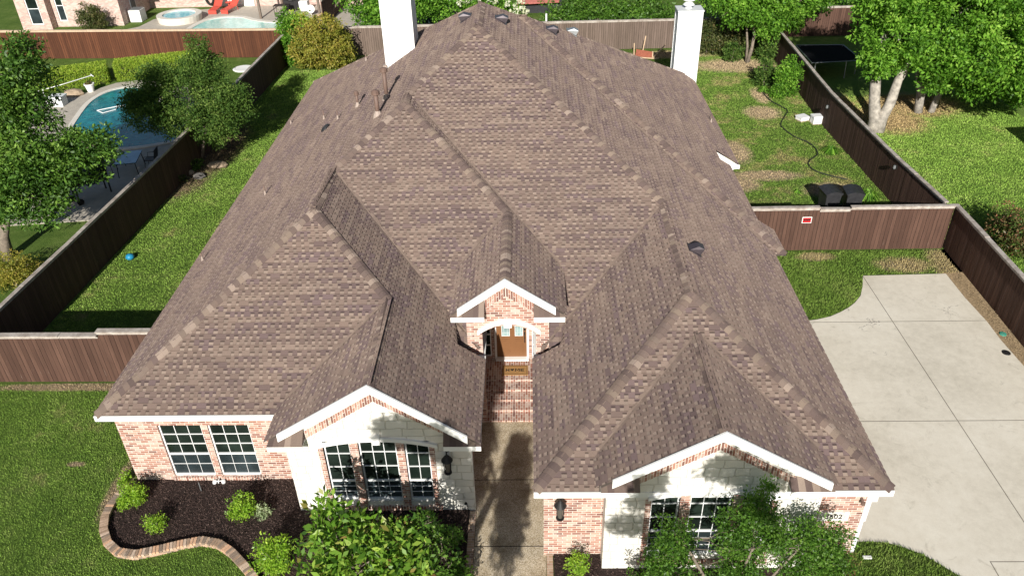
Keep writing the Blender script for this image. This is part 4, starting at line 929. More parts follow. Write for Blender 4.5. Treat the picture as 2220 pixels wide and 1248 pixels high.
#@@REST
# ================================================================== FENCES
def fence(label, pts, h_, mat, caps_at=None, cap=CAPW, capw=.15, post_every=2.4, front=1, z0=0., group=None, gate=None, name='fence', hs=None, rails=True):
    """pts: polyline in plan; boards one by one, a cap board per section, posts on the back"""
    t = tag(empty(name, (pts[0][0], pts[0][1], 0)), label, 'fence', group)
    bo = MB(); ca = MB(); u0_ = random.uniform(0, 50)
    P = [Vector(p) for p in pts]; segs = []; tot = 0
    for a, b in zip(P, P[1:]): segs.append((a, b, tot)); tot += (b-a).length
    for a, b, s0 in segs:
        d = (b-a); L_ = d.length; d.normalize(); n = Vector((d.y, -d.x))*front; x = 0
        while x < L_:
            e_ = min(L_, x+.137); o = random.uniform(-.004, .004); hh = hgt(h_, hs, s0+x)+random.uniform(-.012, .006)
            def T(q): v = a+d*q.x+n*(q.y+o); return Vector((v.x, v.y, q.z))
            b0 = len(bo.f); bo.box(x, e_, -.009, .009, z0+.02, z0+hh, T=T)
            nn = len(bo.f)-b0
            uu = u0_+(s0+x)/.14*.14
            k0 = len(bo.uv)-24
            for fi in range(6):
                for vi in range(4):
                    v = bo.v[bo.f[b0+fi][vi]]; w_ = (Vector((v[0], v[1]))-a).dot(d); bo.uv[k0+fi*4+vi] = (round((u0_+s0+x)/.14)*.14+min(.137, max(.002, w_-x)), v[2])
            x += .14
        m = MB()
    bo.build('boards', mat, t)
    if caps_at is None:
        caps_at = [0]
        while caps_at[-1] < tot-3.2: caps_at.append(caps_at[-1]+random.uniform(2.3, 2.6))
        caps_at.append(tot)
    def pt(s):
        for a, b, s0 in segs:
            if s <= s0+(b-a).length+1e-6: return a+(b-a).normalized()*(s-s0), (b-a).normalized()
        a, b, s0 = segs[-1]; return b, (b-a).normalized()
    for i, (a, b) in enumerate(zip(caps_at, caps_at[1:])):
        cuts = [a]+[s0 for _, _, s0 in segs if a < s0 < b]+[b]
        for c0, c1 in zip(cuts, cuts[1:]):
            p0, _ = pt(c0+.004); p1, _ = pt(c1-.008); hh0 = hgt(h_, hs, c0+.02)+z0; hh1 = hgt(h_, hs, c1-.02)+z0; j = random.uniform(-.012, .012)
            ca.bar((p0.x, p0.y, hh0+.02+j), (p1.x, p1.y, hh1+.02-j+random.uniform(-.008, .008)), capw, .038)
            n = Vector((pt(c0+.01)[1].y, -pt(c0+.01)[1].x))*front*.026
            ca.bar((p0.x+n.x, p0.y+n.y, hh0-.05), (p1.x+n.x, p1.y+n.y, hh1-.05), .02, .085)
    ca.build('cap_board', cap, t)
    x = .2; nt_ = 0
    while x < tot:
        p, d = pt(x); n = Vector((d.y, -d.x))*front*-.06; m = MB(); m.box(p.x+n.x-.04, p.x+n.x+.04, p.y+n.y-.04, p.y+n.y+.04, z0, z0+hgt(h_, hs, x)-.03); m.build('post', mat, t); x += post_every; nt_ += 1
    if rails:
        for s_ in segs:
            a, b, s0 = s_; d = (b-a).normalized(); n = Vector((d.y, -d.x))*front*-.03
            for rz in (.35, 1.0, 1.55):
                m = MB(); m.bar((a.x+n.x, a.y+n.y, z0+rz*h_/1.83), (b.x+n.x, b.y+n.y, z0+rz*h_/1.83), .035, .08); m.build('rail', mat, t)
    return t
def hgt(h_, hs, s):
    if not hs: return h_
    for a, v in reversed(hs):
        if s >= a: return v
    return h_
fence('low brown board fence at the left joining the house corner, white weathered cap', [(-19.5, 18.6), (-10.45, 18.52)], 1.80, FENCE, [0, 2.1, 5.53, 6.68, 9.05], capw=.2, hs=[(0, 1.79), (6.68, 1.93)])
fence('long dark side fence along the left lawn in its own shade', [(-16.62, 18.7), (-16.0, 29), (-15.6, 37), (-15.18, 50.75)], 1.83, FENCE, capw=.16, front=1)
fence('reddish cedar fence behind the neighbouring hedge and pool', [(-58, 53.1), (-33.6, 51.5), (-15.25, 50.75)], 1.83, FENCER, capw=.13, cap=plain('pale cedar cap', (.50, .38, .27), .85, .15, 6), rails=False)
fence('grey brown back fence across the rear lot line', [(-15.1, 50.85), (15.05, 51.3)], 1.83, FENCEG, capw=.13)
fence('dark side fence between the right back yard and the bright lawn', [(15.2, 26.05), (14.95, 30), (14.72, 37.5), (14.95, 45), (15.1, 51.2)], 1.83, FENCE, capw=.16, front=-1)
fence('brown gate fence with red sign above the driveway', [(7.4, 25.85), (15.42, 25.85)], 1.81, FENCE, [0, 3.17, 4.28, 8.1], capw=.17, hs=[(0, 1.81), (3.17, 1.74), (4.28, 1.81)])
fence('dark fence along the right edge of the driveway', [(15.5, 25.95), (15.36, 20), (15.3, 6)], 1.81, FENCE, capw=.17, front=1)
fence('old shaded fence far behind the trampoline', [(15.2, 53.2), (32, 53.2)], 1.9, FENCE, capw=.1, rails=False)
# black gap line of the gate
t = tag(empty('warning_sign', (10.16, 25.8, 1.33)), 'small red sign with white border on the brown gate fence', 'sign'); m_ = MB(); m_.box(9.98, 10.33, 25.80, 25.815, 1.20, 1.45); m_.build('border', WHITE, t)
m_ = MB(); m_.box(10.005, 10.305, 25.79, 25.7995, 1.225, 1.425); m_.build('face', REDS, t); m_ = MB()
for i, (a, b) in enumerate(((10.04, 10.10), (10.115, 10.15), (10.16, 10.20), (10.21, 10.27))): m_.box(a, b, 25.785, 25.7895, 1.30+.01*(i % 2), 1.37)
m_.build('marking', BLACK, t)
def fencelight(x, y, z, label):
    t = tag(empty('fence_light', (x, y, z)), label, 'fence light', 'small lights on the right fence'); m = MB(); m.box(x-.02, x, y-.05, y+.05, z-.08, z+.1); m.build('back_plate', BLACK, t)
    m = MB(); m.lathe((x-.10, y, z-.08), [(.03, 0), (.06, .05), (.05, .16), (.0, .18)], 10); m.build('lamp', GREYM, t)
fencelight(14.70, 37.5, 1.15, 'small grey light on the dark right fence above the white boxes'); fencelight(14.93, 29.8, 1.5, 'small grey light on the dark right fence nearer the gate')

# ================================================================== FOLIAGE MATERIALS
LF_DARK = m_leaf('broad dark glossy leaves', [(.018, .045, .008), (.038, .092, .013), (.08, .16, .022), (.17, .27, .05)], .5, .28, .3)
LF_ELM = m_leaf('small olive green leaves', [(.020, .046, .010), (.042, .088, .016), (.085, .145, .028), (.17, .23, .055)], .6, .3, .15)
LF_PECAN = m_leaf('fresh mid green leaves', [(.025, .065, .008), (.06, .15, .014), (.13, .27, .028), (.24, .38, .06)], .5, .35, .2)
LF_OLIVE = m_leaf('yellow olive leaves', [(.09, .11, .014), (.17, .18, .026), (.26, .23, .04), (.32, .22, .06)], .5, .3)
LF_BRIGHT = m_leaf('bright lime leaves', [(.07, .15, .012), (.14, .26, .02), (.23, .36, .035), (.34, .44, .06)], .4, .35)
LF_MAG = m_leaf('large glossy magnolia leaves', [(.022, .06, .008), (.045, .115, .012), (.09, .19, .018), (.16, .29, .035), (.27, .38, .06), (.20, .11, .045)], .45, .22, .3, gain=1.0)
LF_CRAPE = m_leaf('fine deep green leaves', [(.03, .075, .010), (.055, .13, .016), (.09, .19, .024), (.15, .25, .04)], .45, .35, gain=1.1)
LF_HEDGE = m_leaf('clipped yellow green leaves', [(.09, .16, .015), (.17, .27, .025), (.27, .35, .04), (.36, .40, .06)], .55, .3)
LF_RED = m_leaf('reddish brown and green leaves', [(.03, .05, .012), (.06, .11, .02), (.16, .10, .05), (.28, .10, .06)], .45, .3)
LF_BUSH = m_leaf('brown green small leaves', [(.02, .035, .012), (.05, .07, .02), (.09, .10, .03), (.13, .10, .045)], .5, .3)
PETAL = m_leaf('cream petals', [(.55, .55, .38), (.7, .7, .55), (.75, .75, .65)], .6, .3, gain=1)

# ------------------------------------------------------------------ trees
tree('shade_tree', 'broad leafy tree at the left edge over the neighbouring patio', 'tree', (-20.3, 26, 0),
     [([(-20.3, 26, -.05), (-20.2, 26.1, .9), (-19.9, 26.3, 1.7), (-19.2, 26.5, 2.6)], [.24, .19, .16, .13]), ([(-20.15, 26.1, .9), (-20.6, 26.2, 1.8), (-20.9, 26.4, 2.8)], [.15, .12, .09])],
     [(-19.6, 26.4, 3.2, 2.0, 2.0, 1.4), (-18.4, 26.2, 4.4, 2.3, 1.9, 1.4), (-17.2, 26.6, 3.7, 1.5, 1.4, .8), (-16.0, 26.6, 4.3, .9, 1.0, .6), (-19.5, 26.8, 5.6, 2.1, 2.0, 1.3), (-18.4, 27.0, 6.6, 1.2, 1.5, .9), (-17.5, 27.0, 7.6, .6, .8, .7), (-21.3, 26.5, 4.5, 2.0, 2.2, 1.8), (-18.2, 25.6, 2.7, 1.4, 1.2, .8), (-21, 26.6, 7, 2.0, 2.0, 1.2)],
     1750, 44, .38, .15, LF_DARK, aspect=.42, thick=.5)
tree('elm_tree', 'small leaved green tree beside the left fence, leaning over the pool', 'tree', (-15.9, 34.8, 0),
     [([(-15.9, 34.8, -.05), (-16.0, 34.8, .7), (-16.1, 34.8, 1.5)], [.12, .09, .07]), ([(-15.75, 34.85, -.05), (-15.5, 34.9, .8), (-15.2, 35, 1.6)], [.09, .07, .05])],
     [(-15.9, 35.2, 3.0, 2.2, 1.8, 1.2), (-17.4, 34.9, 2.6, 1.4, 1.3, .9), (-14.3, 35.0, 2.6, 1.3, 1.3, 1.1), (-15.0, 35.3, 4.3, 1.1, 1.1, .8), (-14.9, 35.4, 5.3, .45, .5, .6), (-16.9, 35.2, 3.9, 1.0, 1.1, .7), (-13.7, 34.8, 3.2, .8, .9, .6), (-18.1, 35, 3.0, .7, .9, .5), (-14.6, 34.6, 1.5, .9, .8, .5), (-16.4, 34.6, 1.9, 1.0, .9, .5)],
     1500, 38, .27, .10, LF_ELM, aspect=.5, lr=.04)
tree('round_bush_tree', 'big rounded yellow olive shrub in the back left corner of the lawn', 'shrub', (-12.8, 48.9, 0),
     [([(-12.8, 48.9, -.05), (-12.8, 48.9, .6)], [.09, .06])],
     [(-12.7, 48.8, 1.5, 1.8, 1.5, 1.4), (-13.4, 48.6, 1.1, 1.3, 1.2, 1.0), (-12.0, 48.6, .9, 1.2, 1.2, .9), (-12.6, 49, 2.3, 1.1, 1.0, .7)], 620, 24, .2, .14, LF_OLIVE, lr=.03, thick=.3)
tree('upright_shrub', 'narrow bright green shrub between the corner fence and the round olive shrub', 'shrub', (-14.75, 49.2, 0),
     [([(-14.75, 49.2, -.05), (-14.75, 49.2, .8)], [.06, .04])], [(-14.7, 49.1, .8, .6, .6, .8), (-14.8, 49.2, 1.9, .65, .6, .9), (-14.9, 49.3, 2.8, .5, .5, .6)], 240, 22, .2, .15, LF_PECAN, lr=.02)
tree('back_tree', 'dense green tree behind the back fence left of the tall white chimney', 'tree', (-9.8, 54.3, 0), [([(-9.8, 54.3, -.05), (-9.8, 54.3, 1.6)], [.16, .12])],
     [(-10.6, 54.0, 2.9, 2.1, 1.6, 1.7), (-8.4, 53.6, 2.6, 2.0, 1.6, 1.5), (-9.2, 53.0, 1.8, 1.7, 1.1, 1.1), (-6.7, 54, 3.2, 1.4, 1.4, 1.3), (-10, 54.5, 4.6, 2.6, 1.8, 1.3)], 900, 22, .3, .19, LF_PECAN, group='green trees behind the back fence', lr=.05)
tree('flowering_tree', 'green tree with cream blossom right behind the top of the roof ridge', 'tree', (-3.2, 54.5, 0), [([(-3.2, 54.5, -.05), (-3.2, 54.5, 1.0)], [.14, .1])],
     [(-4.6, 54.2, 1.5, 1.7, 1.5, 1.3), (-2.6, 54.3, 1.3, 1.8, 1.5, 1.2), (-1.3, 54.6, 1.2, 1.2, 1.3, 1.0), (-3.5, 55, 2.5, 2.0, 1.5, 1.0)], 600, 22, .28, .17, LF_PECAN, group='green trees behind the back fence', lr=.05)
cp = crown_points([(-1.9, 54.0, 1.9, 1.8, 1.4, .9), (-3.6, 54.0, 2.6, 1.3, 1.3, .7)], 110, .1); V, c = leaves(cp, 14, np.full(len(cp), .16), .15, .8)
ft = [o for o in COL.objects if o.name == 'flowering_tree'][0]; fast('blossom', V, 4, c, PETAL, ft)
tree('evergreen_tree', 'wide dense evergreen mass behind the back fence between ridge and right chimney', 'tree', (5.0, 54.6, 0), [([(5.0, 54.6, -.05), (5.0, 54.6, 1.0)], [.16, .12])],
     [(2.4, 54.2, 1.0, 1.7, 1.5, 1.1), (4.4, 54.0, .9, 1.9, 1.6, 1.2), (6.4, 54.0, 1.0, 1.9, 1.6, 1.1), (8.4, 54.1, .9, 1.5, 1.5, 1.2), (5.5, 55.2, 2.0, 4.0, 1.6, 1.0)], 900, 22, .3, .18, LF_CRAPE, group='green trees behind the back fence', lr=.05)
tree('pecan_tree', 'large leafy tree with pale twin trunk beyond the right fence', 'tree', (17.0, 37.2, 0),
     [([(17.0, 37.2, -.1), (16.95, 37.2, .6), (16.7, 37.2, 1.5), (16.45, 37.2, 3.0), (16.6, 37.5, 4.8)], [.42, .30, .26, .23, .18]), ([(17.15, 37.15, -.1), (17.25, 37.15, .7), (17.45, 37.1, 1.5), (17.55, 37.1, 2.6), (18.2, 37.1, 4.4)], [.36, .26, .24, .20, .15])],
     [(17.3, 37.3, 4.6, 1.7, 1.7, 1.2), (18.9, 37.0, 3.9, 1.6, 1.6, 1.1), (17.2, 37.8, 6.3, 2.0, 1.9, 1.4), (19.6, 37.2, 5.6, 2.1, 1.9, 1.5), (16.3, 36.8, 3.5, .9, .9, .6), (20.7, 36.2, 3.6, 1.5, 1.4, 1.1), (21.9, 36.4, 5.0, 1.8, 1.7, 1.5), (22.6, 35.4, 3.4, 1.4, 1.3, 1.2), (21.3, 37.4, 6.8, 2.2, 2.0, 1.2), (20.9, 37.5, 2.6, 1.2, 1.1, .9), (19.3, 36.6, 2.7, .8, .7, .5)],
     1100, 64, .40, .18, LF_PECAN, PALEBARK, aspect=.48, lr=.08)
tree('oak_tree', 'shaded tree with forked grey trunk behind the pale twin trunk tree', 'tree', (20.2, 39.6, 0),
     [([(20.1, 39.5, -.1), (20.0, 39.5, 1.0), (19.6, 39.6, 2.3), (19.3, 39.9, 4)], [.24, .2, .17, .12]), ([(20.75, 39.5, -.1), (21.0, 39.6, 1.0), (21.5, 39.7, 2.3), (22, 40, 4)], [.18, .15, .13, .1])],
     [(20, 41, 5.0, 2.6, 2.2, 1.6), (23.4, 40.4, 4.2, 2.3, 2.0, 1.6), (25.0, 38.6, 3.2, 1.7, 1.6, 1.5), (24.2, 37.4, 1.9, 1.2, 1.1, .9), (26.3, 41, 4.5, 2.2, 2.2, 1.8), (22.5, 41.5, 6.8, 2.5, 2.4, 1.3), (18.6, 42.0, 4.2, 1.6, 1.6, 1.2), (23, 38.4, 2.0, 1.0, .9, .7)], 760, 64, .43, .20, LF_PECAN, PALEBARK, group=None)
tree('yard_tree', 'leafy tree in the far right corner of the back yard overhanging the dark corner', 'tree', (13.3, 48, 0),
     [([(13.3, 48.0, -.05), (13.45, 48, .8), (13.5, 48, 1.9)], [.12, .1, .07]), ([(13.25, 48.1, -.05), (13.2, 48.1, 1.0), (13.0, 48.2, 2.2)], [.09, .07, .05])],
     [(12.4, 48.0, 3.3, 1.8, 1.5, .9), (14.4, 48.2, 2.9, 1.6, 1.4, .8), (13.4, 48.4, 4.2, 2.4, 1.8, 1.0), (16.2, 48.8, 3.4, 1.6, 1.4, .9), (14.3, 47.6, 2.2, .8, .8, .5), (13.0, 49, 4.8, 3, 1.5, 1.0), (17.6, 49.4, 4.2, 1.6, 1.5, 1.0), (15.8, 48.6, 2.3, .8, .7, .5), (11.4, 48.4, 3.8, 1.1, 1.2, .7)], 1000, 40, .36, .17, LF_PECAN, lr=.05)
tree('far_tree', 'dark tree behind the far shaded fence at the top right', 'tree', (20, 56, 0), [([(20, 56, -.05), (20, 56, 2)], [.2, .15])],
     [(18, 56, 2.6, 2.6, 2, 2), (22, 56, 2.2, 2.8, 2, 2), (26, 55.5, 2.5, 3, 2.2, 2.3), (14.5, 56, 2.4, 2.6, 2, 1.8), (30, 54, 2.5, 3, 2.2, 2.3)], 900, 20, .4, .24, LF_CRAPE)
tree('street_tree', 'front yard tree standing below the frame whose crown shades the walkway', 'tree', (-3.4, 3.6, 0), [([(-3.4, 3.6, -.05), (-3.2, 3.7, 1.8), (-2.6, 3.9, 3.6), (-1.8, 4.0, 5.0)], [.2, .16, .13, .09])],
     [(-1.35, 4.0, 4.6, .30, .8, .75), (-1.3, 4.1, 5.4, .32, .6, .4), (-3.2, 4.0, 7.1, .8, .8, .4), (-2.7, 4.0, 6.7, .5, .6, .45), (-2.5, 4.0, 5.9, .4, .6, .4), (-2.35, 4.0, 5.1, .3, .5, .3), (-3.9, 4.0, 7.35, .55, .7, .3)], 800, 24, .18, .11, LF_CRAPE, lr=.04)

tree('street_tree', 'second front yard tree below the frame, shading the right gable', 'tree', (1.6, 2.8, 0), [([(1.6, 2.8, -.05), (1.8, 3.0, 2.0), (2.2, 3.3, 4.2), (2.7, 3.4, 6)], [.16, .12, .07, .05])],
     [(3.4, 3.4, 7.35, .55, .6, .36), (4.2, 3.4, 6.95, .45, .6, .32), (1.75, 3.4, 6.9, .4, .5, .33), (1.35, 3.4, 5.6, .38, .5, .3), (1.6, 3.4, 6.3, .25, .4, .2)], 330, 24, .17, .10, LF_CRAPE, lr=.03)
# front garden plants
tree('magnolia', 'large glossy leaved magnolia shrub at the bottom in front of the arched windows', 'shrub', (-4.0, 11.3, 0), [([(-4.0, 11.3, 0), (-3.95, 11.3, .6)], [.06, .045])],
     [(-4.3, 11.3, 2.1, .55, .5, .65), (-3.6, 11.2, 1.7, .8, .6, .6), (-4.6, 11.2, 1.2, .7, .6, .6), (-3.0, 11.3, 1.4, .65, .5, .5), (-3.9, 11.0, .8, 1.2, .6, .6), (-2.9, 11.0, .6, .8, .5, .5)], 230, 14, .17, .19, LF_MAG, lr=.025, aspect=.46, droop=-.4, thick=.6)
tree('dark_magnolia', 'darker glossy shrub behind the magnolia, nearer the walkway', 'shrub', (-2.3, 11.6, 0), [([(-2.3, 11.6, 0), (-2.3, 11.6, .5)], [.04, .03])],
     [(-2.4, 11.6, 1.0, .55, .45, .6), (-1.95, 11.3, .6, .45, .4, .4), (-2.4, 11.7, 1.6, .3, .3, .35), (-1.8, 11.5, 1.35, .22, .22, .2)], 120, 11, .15, .12, LF_DARK, lr=.02, aspect=.46, droop=-.3)
tree('crape_myrtle', 'airy green crape myrtle in front of the right arched windows', 'tree', (3.9, 10.6, 0),
     [([(3.95, 10.6, -.02), (3.75, 10.65, .8), (3.3, 10.75, 1.7), (3.0, 10.8, 2.2)], [.045, .04, .03, .02]), ([(4.1, 10.6, -.02), (4.3, 10.65, 1.0), (4.5, 10.7, 2.0)], [.045, .035, .025]), ([(4.2, 10.55, -.02), (4.9, 10.65, .9), (5.5, 10.8, 1.9)], [.04, .03, .02])],
     [(2.9, 10.8, 2.2, .42, .4, .5), (2.65, 10.7, 1.6, .35, .35, .4), (3.1, 10.7, 1.2, .45, .4, .35), (4.2, 10.85, 2.35, .55, .45, .55), (4.55, 10.85, 3.0, .38, .35, .5), (4.9, 10.85, 2.2, .5, .45, .5), (4.4, 10.8, 1.4, .6, .5, .45), (5.7, 10.85, 2.2, .42, .4, .45), (6.2, 10.9, 1.9, .4, .35, .35), (5.6, 10.8, 1.3, .55, .45, .5), (6.4, 10.9, 1.0, .5, .45, .5), (4.0, 10.6, .8, .5, .4, .35), (2.4, 10.7, .8, .4, .4, .4), (4.6, 10.9, 3.55, .14, .14, .3)],
     1250, 26, .15, .06, LF_CRAPE, BARK, lr=.012, aspect=.55, thick=.75)
shrub('red_tip_shrub', 'reddish brown leaved shrub under the number plaque', (6.7, 11.4, 0), .5, .4, .45, 160, 18, .055, LF_RED)
shrub('garden_shrub', 'round lime green shrub at the left end of the mulch bed by the wall corner', (-10.2, 13.65, .05), .34, .33, .33, 130, 16, .06, LF_BRIGHT, group='lime green garden shrubs')
shrub('garden_shrub', 'smallest lime green shrub standing alone mid left in the mulch bed', (-9.27, 12.85, .05), .24, .22, .24, 80, 14, .05, LF_BRIGHT, group='lime green garden shrubs')
shrub('garden_shrub', 'lime green shrub below the right one of the two flat windows', (-7.25, 13.3, .05), .34, .32, .32, 120, 16, .06, LF_BRIGHT, group='lime green garden shrubs')
shrub('garden_shrub', 'low pale variegated plant beside the stone wall corner', (-6.75, 13.25, .05), .18, .16, .15, 30, 12, .07, m_leaf('grey green leaves', [(.15, .2, .1), (.3, .35, .2)], .6, .2))
shrub('garden_shrub', 'larger lime green shrub just left of the magnolia', (-6.0, 11.7, .05), .45, .42, .5, 200, 16, .065, LF_BRIGHT, group='lime green garden shrubs')
shrub('garden_shrub', 'small dark green shrub in the shade between magnolia and walkway', (-1.98, 12.5, .05), .25, .22, .2, 60, 14, .06, LF_CRAPE)
shrub('garden_shrub', 'lime green shrub at the left end of the right mulch bed', (.98, 11.55, .05), .26, .24, .33, 90, 16, .05, LF_BRIGHT)
shrub('garden_shrub', 'dark green shrub at the bottom next to the walkway edge', (-1.72, 10.9, .05), .38, .35, .4, 120, 14, .08, LF_CRAPE)
shrub('garden_shrub', 'yellow green weed clump at the left foot of the brick corner', (-10.75, 14.45, 0), .16, .25, .14, 30, 12, .07, LF_BRIGHT)
shrub('photinia', 'red tipped shrub beyond the right fence at the photo edge', (18.0, 25.8, 0), .75, 1.4, .75, 420, 18, .10, LF_RED, spread=.18)
shrub('photinia', 'green shrub with red tips past the fence corner, farther right', (18.7, 23.6, 0), .8, 1.2, .7, 320, 18, .10, LF_RED, spread=.18)
# right back yard
shrub('yard_shrub', 'unseen dark shrub added for the black shade behind the right chimney against the back fence', (11.2, 49.8, 0), 1.5, .7, 1.1, 420, 18, .14, LF_BUSH, spread=.25)  # shrub added to deepen the shade at the back fence
shrub('yard_shrub', 'dark bushy shrub in the back fence corner behind the yard tree', (13.9, 50.0, 0), 1.2, .6, 1.2, 360, 18, .14, LF_BUSH, spread=.25)
shrub('yard_shrub', 'bright upright shrub against the dark right fence', (14.0, 42.1, 0), .65, .6, 1.1, 260, 18, .13, LF_PECAN, spread=.16)
shrub('yard_shrub', 'low bright shrub at the foot of the upright one', (13.4, 41.9, 0), .4, .4, .35, 70, 16, .11, LF_PECAN, spread=.13)
shrub('yard_shrub', 'thin dark shrub leaning in the shade left of the bright upright one', (13.2, 43.7, 0), .45, .45, .9, 110, 14, .14, LF_ELM, spread=.18)
shrub('yard_shrub', 'rounded dark shrub in the shade by the right chimney', (12.4, 48.2, 0), .6, .5, .6, 120, 14, .13, LF_ELM, spread=.16)
shrub('yard_shrub', 'dark shrub deep in the back corner right of the yard tree', (14.4, 47.9, 0), .6, .5, .9, 130, 14, .13, LF_ELM, spread=.16)
def tuftplant(x, y, r, h_, n, label, lm):
    V = []; cc = []
    for i in range(n):
        a = random.uniform(0, 6.28); q = random.uniform(.4, 1)*r; b = Vector((x, y, .0)); m = Vector((x+q*.5*math.cos(a), y+q*.5*math.sin(a), h_*random.uniform(.6, 1))); e = Vector((x+q*math.cos(a), y+q*math.sin(a), h_*.3)); s_ = Vector((-math.sin(a), math.cos(a), 0))*.012
        for p, q2 in ((b, m), (m, e)): V += [tuple(p-s_), tuple(p+s_), tuple(q2+s_), tuple(q2-s_)]; cc.append((random.random(), random.uniform(.8, 1.2), 1))
    return tag(fast('weed_clump', np.array(V), 4, np.array(cc), lm), label, 'weed')
tuftplant(14.1, 34.7, .55, .28, 160, 'spiky weed clump beside the hose bend', LF_PECAN); tuftplant(14.1, 29.9, .55, .45, 180, 'tall weed clump at the foot of the right fence by the bins', LF_PECAN); tuftplant(13.0, 42.9, .5, .3, 160, 'arching grass clump under the dark shrubs', LF_PECAN); tuftplant(11.4, 30.6, .2, .15, 50, 'tiny weed beside the black bins', LF_PECAN)
# hose
pts_ = [(12.88, 42.9), (13.02, 41.45), (13.4, 40.4), (13.51, 39.9), (13.2, 39.2), (12.85, 38.5), (12.64, 37.89), (12.75, 37.1), (12.96, 36.4), (13.3, 35.9), (13.5, 35.2), (13.4, 34.4), (12.9, 33.8), (12.66, 33.3), (12.73, 32.66), (13.27, 32.1), (13.87, 31.7)]
def smooth(p, n=4):
    out = []
    for i in range(len(p)-1):
        a, b, c, d = Vector(p[max(0, i-1)]), Vector(p[i]), Vector(p[i+1]), Vector(p[min(len(p)-1, i+2)])
        for k in range(n): t = k/n; out.append(.5*((2*b)+(c-a)*t+(2*a-5*b+4*c-d)*t*t+(3*b-a-3*c+d)*t**3))
    out.append(Vector(p[-1])); return out
m_ = MB(); m_.tube([(p.x, p.y, .06) for p in smooth(pts_)], .027, 6); tag(m_.build('garden_hose', HOSE), 'dark garden hose winding through the dry right yard', 'hose')
# white boxes by the fence
def ubox(x, y, w_, d_, h_, rz, label):
    t = tag(empty('utility_box', (x, y, 0)), label, 'utility box', 'white boxes by the right fence'); m = MB(); m.box(x-w_/2, x+w_/2, y-d_/2, y+d_/2, .0, h_*.8); m.build('body', WHITE, t); m = MB(); m.box(x-w_/2-.02, x+w_/2+.02, y-d_/2-.02, y+d_/2+.02, h_*.8, h_); m.build('lid', VINYL, t)
    m = MB(); m.box(x-w_/2-.05, x+w_/2+.05, y-d_/2-.05, y+d_/2+.05, .0, .03); m.build('base', ROCK, t); t.rotation_euler.z = rz
ubox(13.95, 38.75, .5, .45, .22, .4, 'flat white box on the dry grass, left of the pair'); ubox(14.5, 38.3, .45, .42, .42, .1, 'taller white box touching the dark fence, right of the pair')
# bins behind the gate fence
def wheelie(x, y, rz, label):
    t = tag(empty('wheeled_bin', (x, y, 0)), label, 'bin', 'black bins behind the gate fence'); m = MB()
    P0_ = [(-.26, -.30), (.26, -.30), (.26, .28), (-.26, .28)]; P1_ = [(-.31, -.36), (.31, -.36), (.31, .36), (-.31, .36)]
    for i in range(4): a, b = P0_[i], P0_[(i+1) % 4]; c_, d_ = P1_[(i+1) % 4], P1_[i]; m.face([(x+a[0], y+a[1], .06), (x+b[0], y+b[1], .06), (x+c_[0], y+c_[1], 1.0), (x+d_[0], y+d_[1], 1.0)])
    m.box(x-.33, x+.33, y-.38, y+.38, .96, 1.0); m.build('body', DARKPL, t)
    m = MB(); n = 8
    for i in range(n):
        a = -.36+.72*i/n; b = -.36+.72*(i+1)/n; za = 1.01+.10*(1-(a/.36)**2); zb = 1.01+.10*(1-(b/.36)**2); m.face([(x+a, y-.4, za), (x+b, y-.4, zb), (x+b, y+.4, zb), (x+a, y+.4, za)]); m.face([(x+a, y-.4, 1.0), (x+b, y-.4, 1.0), (x+b, y-.4, zb), (x+a, y-.4, za)])
    m.build('lid', DARKPL, t); m = MB(); m.tube([(x-.28, y+.42, .98), (x+.28, y+.42, .98)], .018, 6); m.build('handle', DARKPL, t)
    for s_ in (-1, 1):
        m = MB(); m.tube([(x+s_*.26, y+.30, .11), (x+s_*.32, y+.30, .11)], .11, 12); m.build('wheel', BLACK, t)
    t.rotation_euler.z = rz
wheelie(12.05, 28.8, .1, 'black wheeled bin behind the gate fence, the left of two'); wheelie(12.95, 28.75, -.1, 'black wheeled bin behind the gate fence, the right of two')
# drain cover and cap on the driveway
m_ = MB(); m_.lathe((14.68, 19.55, .012), [(.0, 0), (.13, 0), (.12, .02), (.0, .03)], 12); tag(m_.build('drain_cover', BLACK), 'small dark round object on the concrete near the right edge', 'drain cover')
m_ = MB(); m_.lathe((15.05, 20.5, .012), [(.0, 0), (.11, 0), (.10, .03), (.0, .04)], 12); tag(m_.build('valve_cover', TEAL), 'small green round valve cover in the leaf strip by the fence', 'valve cover')
m_ = MB(); m_.box(7.62, 7.82, 11.95, 12.02, .02, .06); tag(m_.build('splash_block', WHITE), 'white splash block on the grass at the right house corner', 'splash block')
# ball, rocks
m_ = MB(); m_.lathe((-15.4, 25.8, .0), [(.0, 0), (.12, .03), (.17, .12), (.12, .21), (.0, .25)], 14); tag(m_.build('ball', BALL, smooth=True), 'bright blue ball lying on the left side lawn', 'ball')
def rock(x, y, rx, ry, rz, label, mat=ROCK):
    m = MB(); n = 12; prof = [(0, 0), (.9, .02), (1, .35), (.75, .8), (.3, 1.0), (0, 1.02)]; rings = []
    for r_, z in prof:
        b = len(m.v); rings.append(b)
        for j in range(n): a = 6.283*j/n; q = r_*(1+random.uniform(-.12, .12)); m.v.append((x+rx*q*math.cos(a), y+ry*q*math.sin(a), z*rz))
    for i in range(len(prof)-1):
        for j in range(n): a, b = rings[i], rings[i+1]; m.f.append((a+j, a+(j+1) % n, b+(j+1) % n, b+j)); m.uv += [(0, 0)]*4; m.c.append((1, 1, 1))
    tag(m.build('rock', mat), label, 'rock')
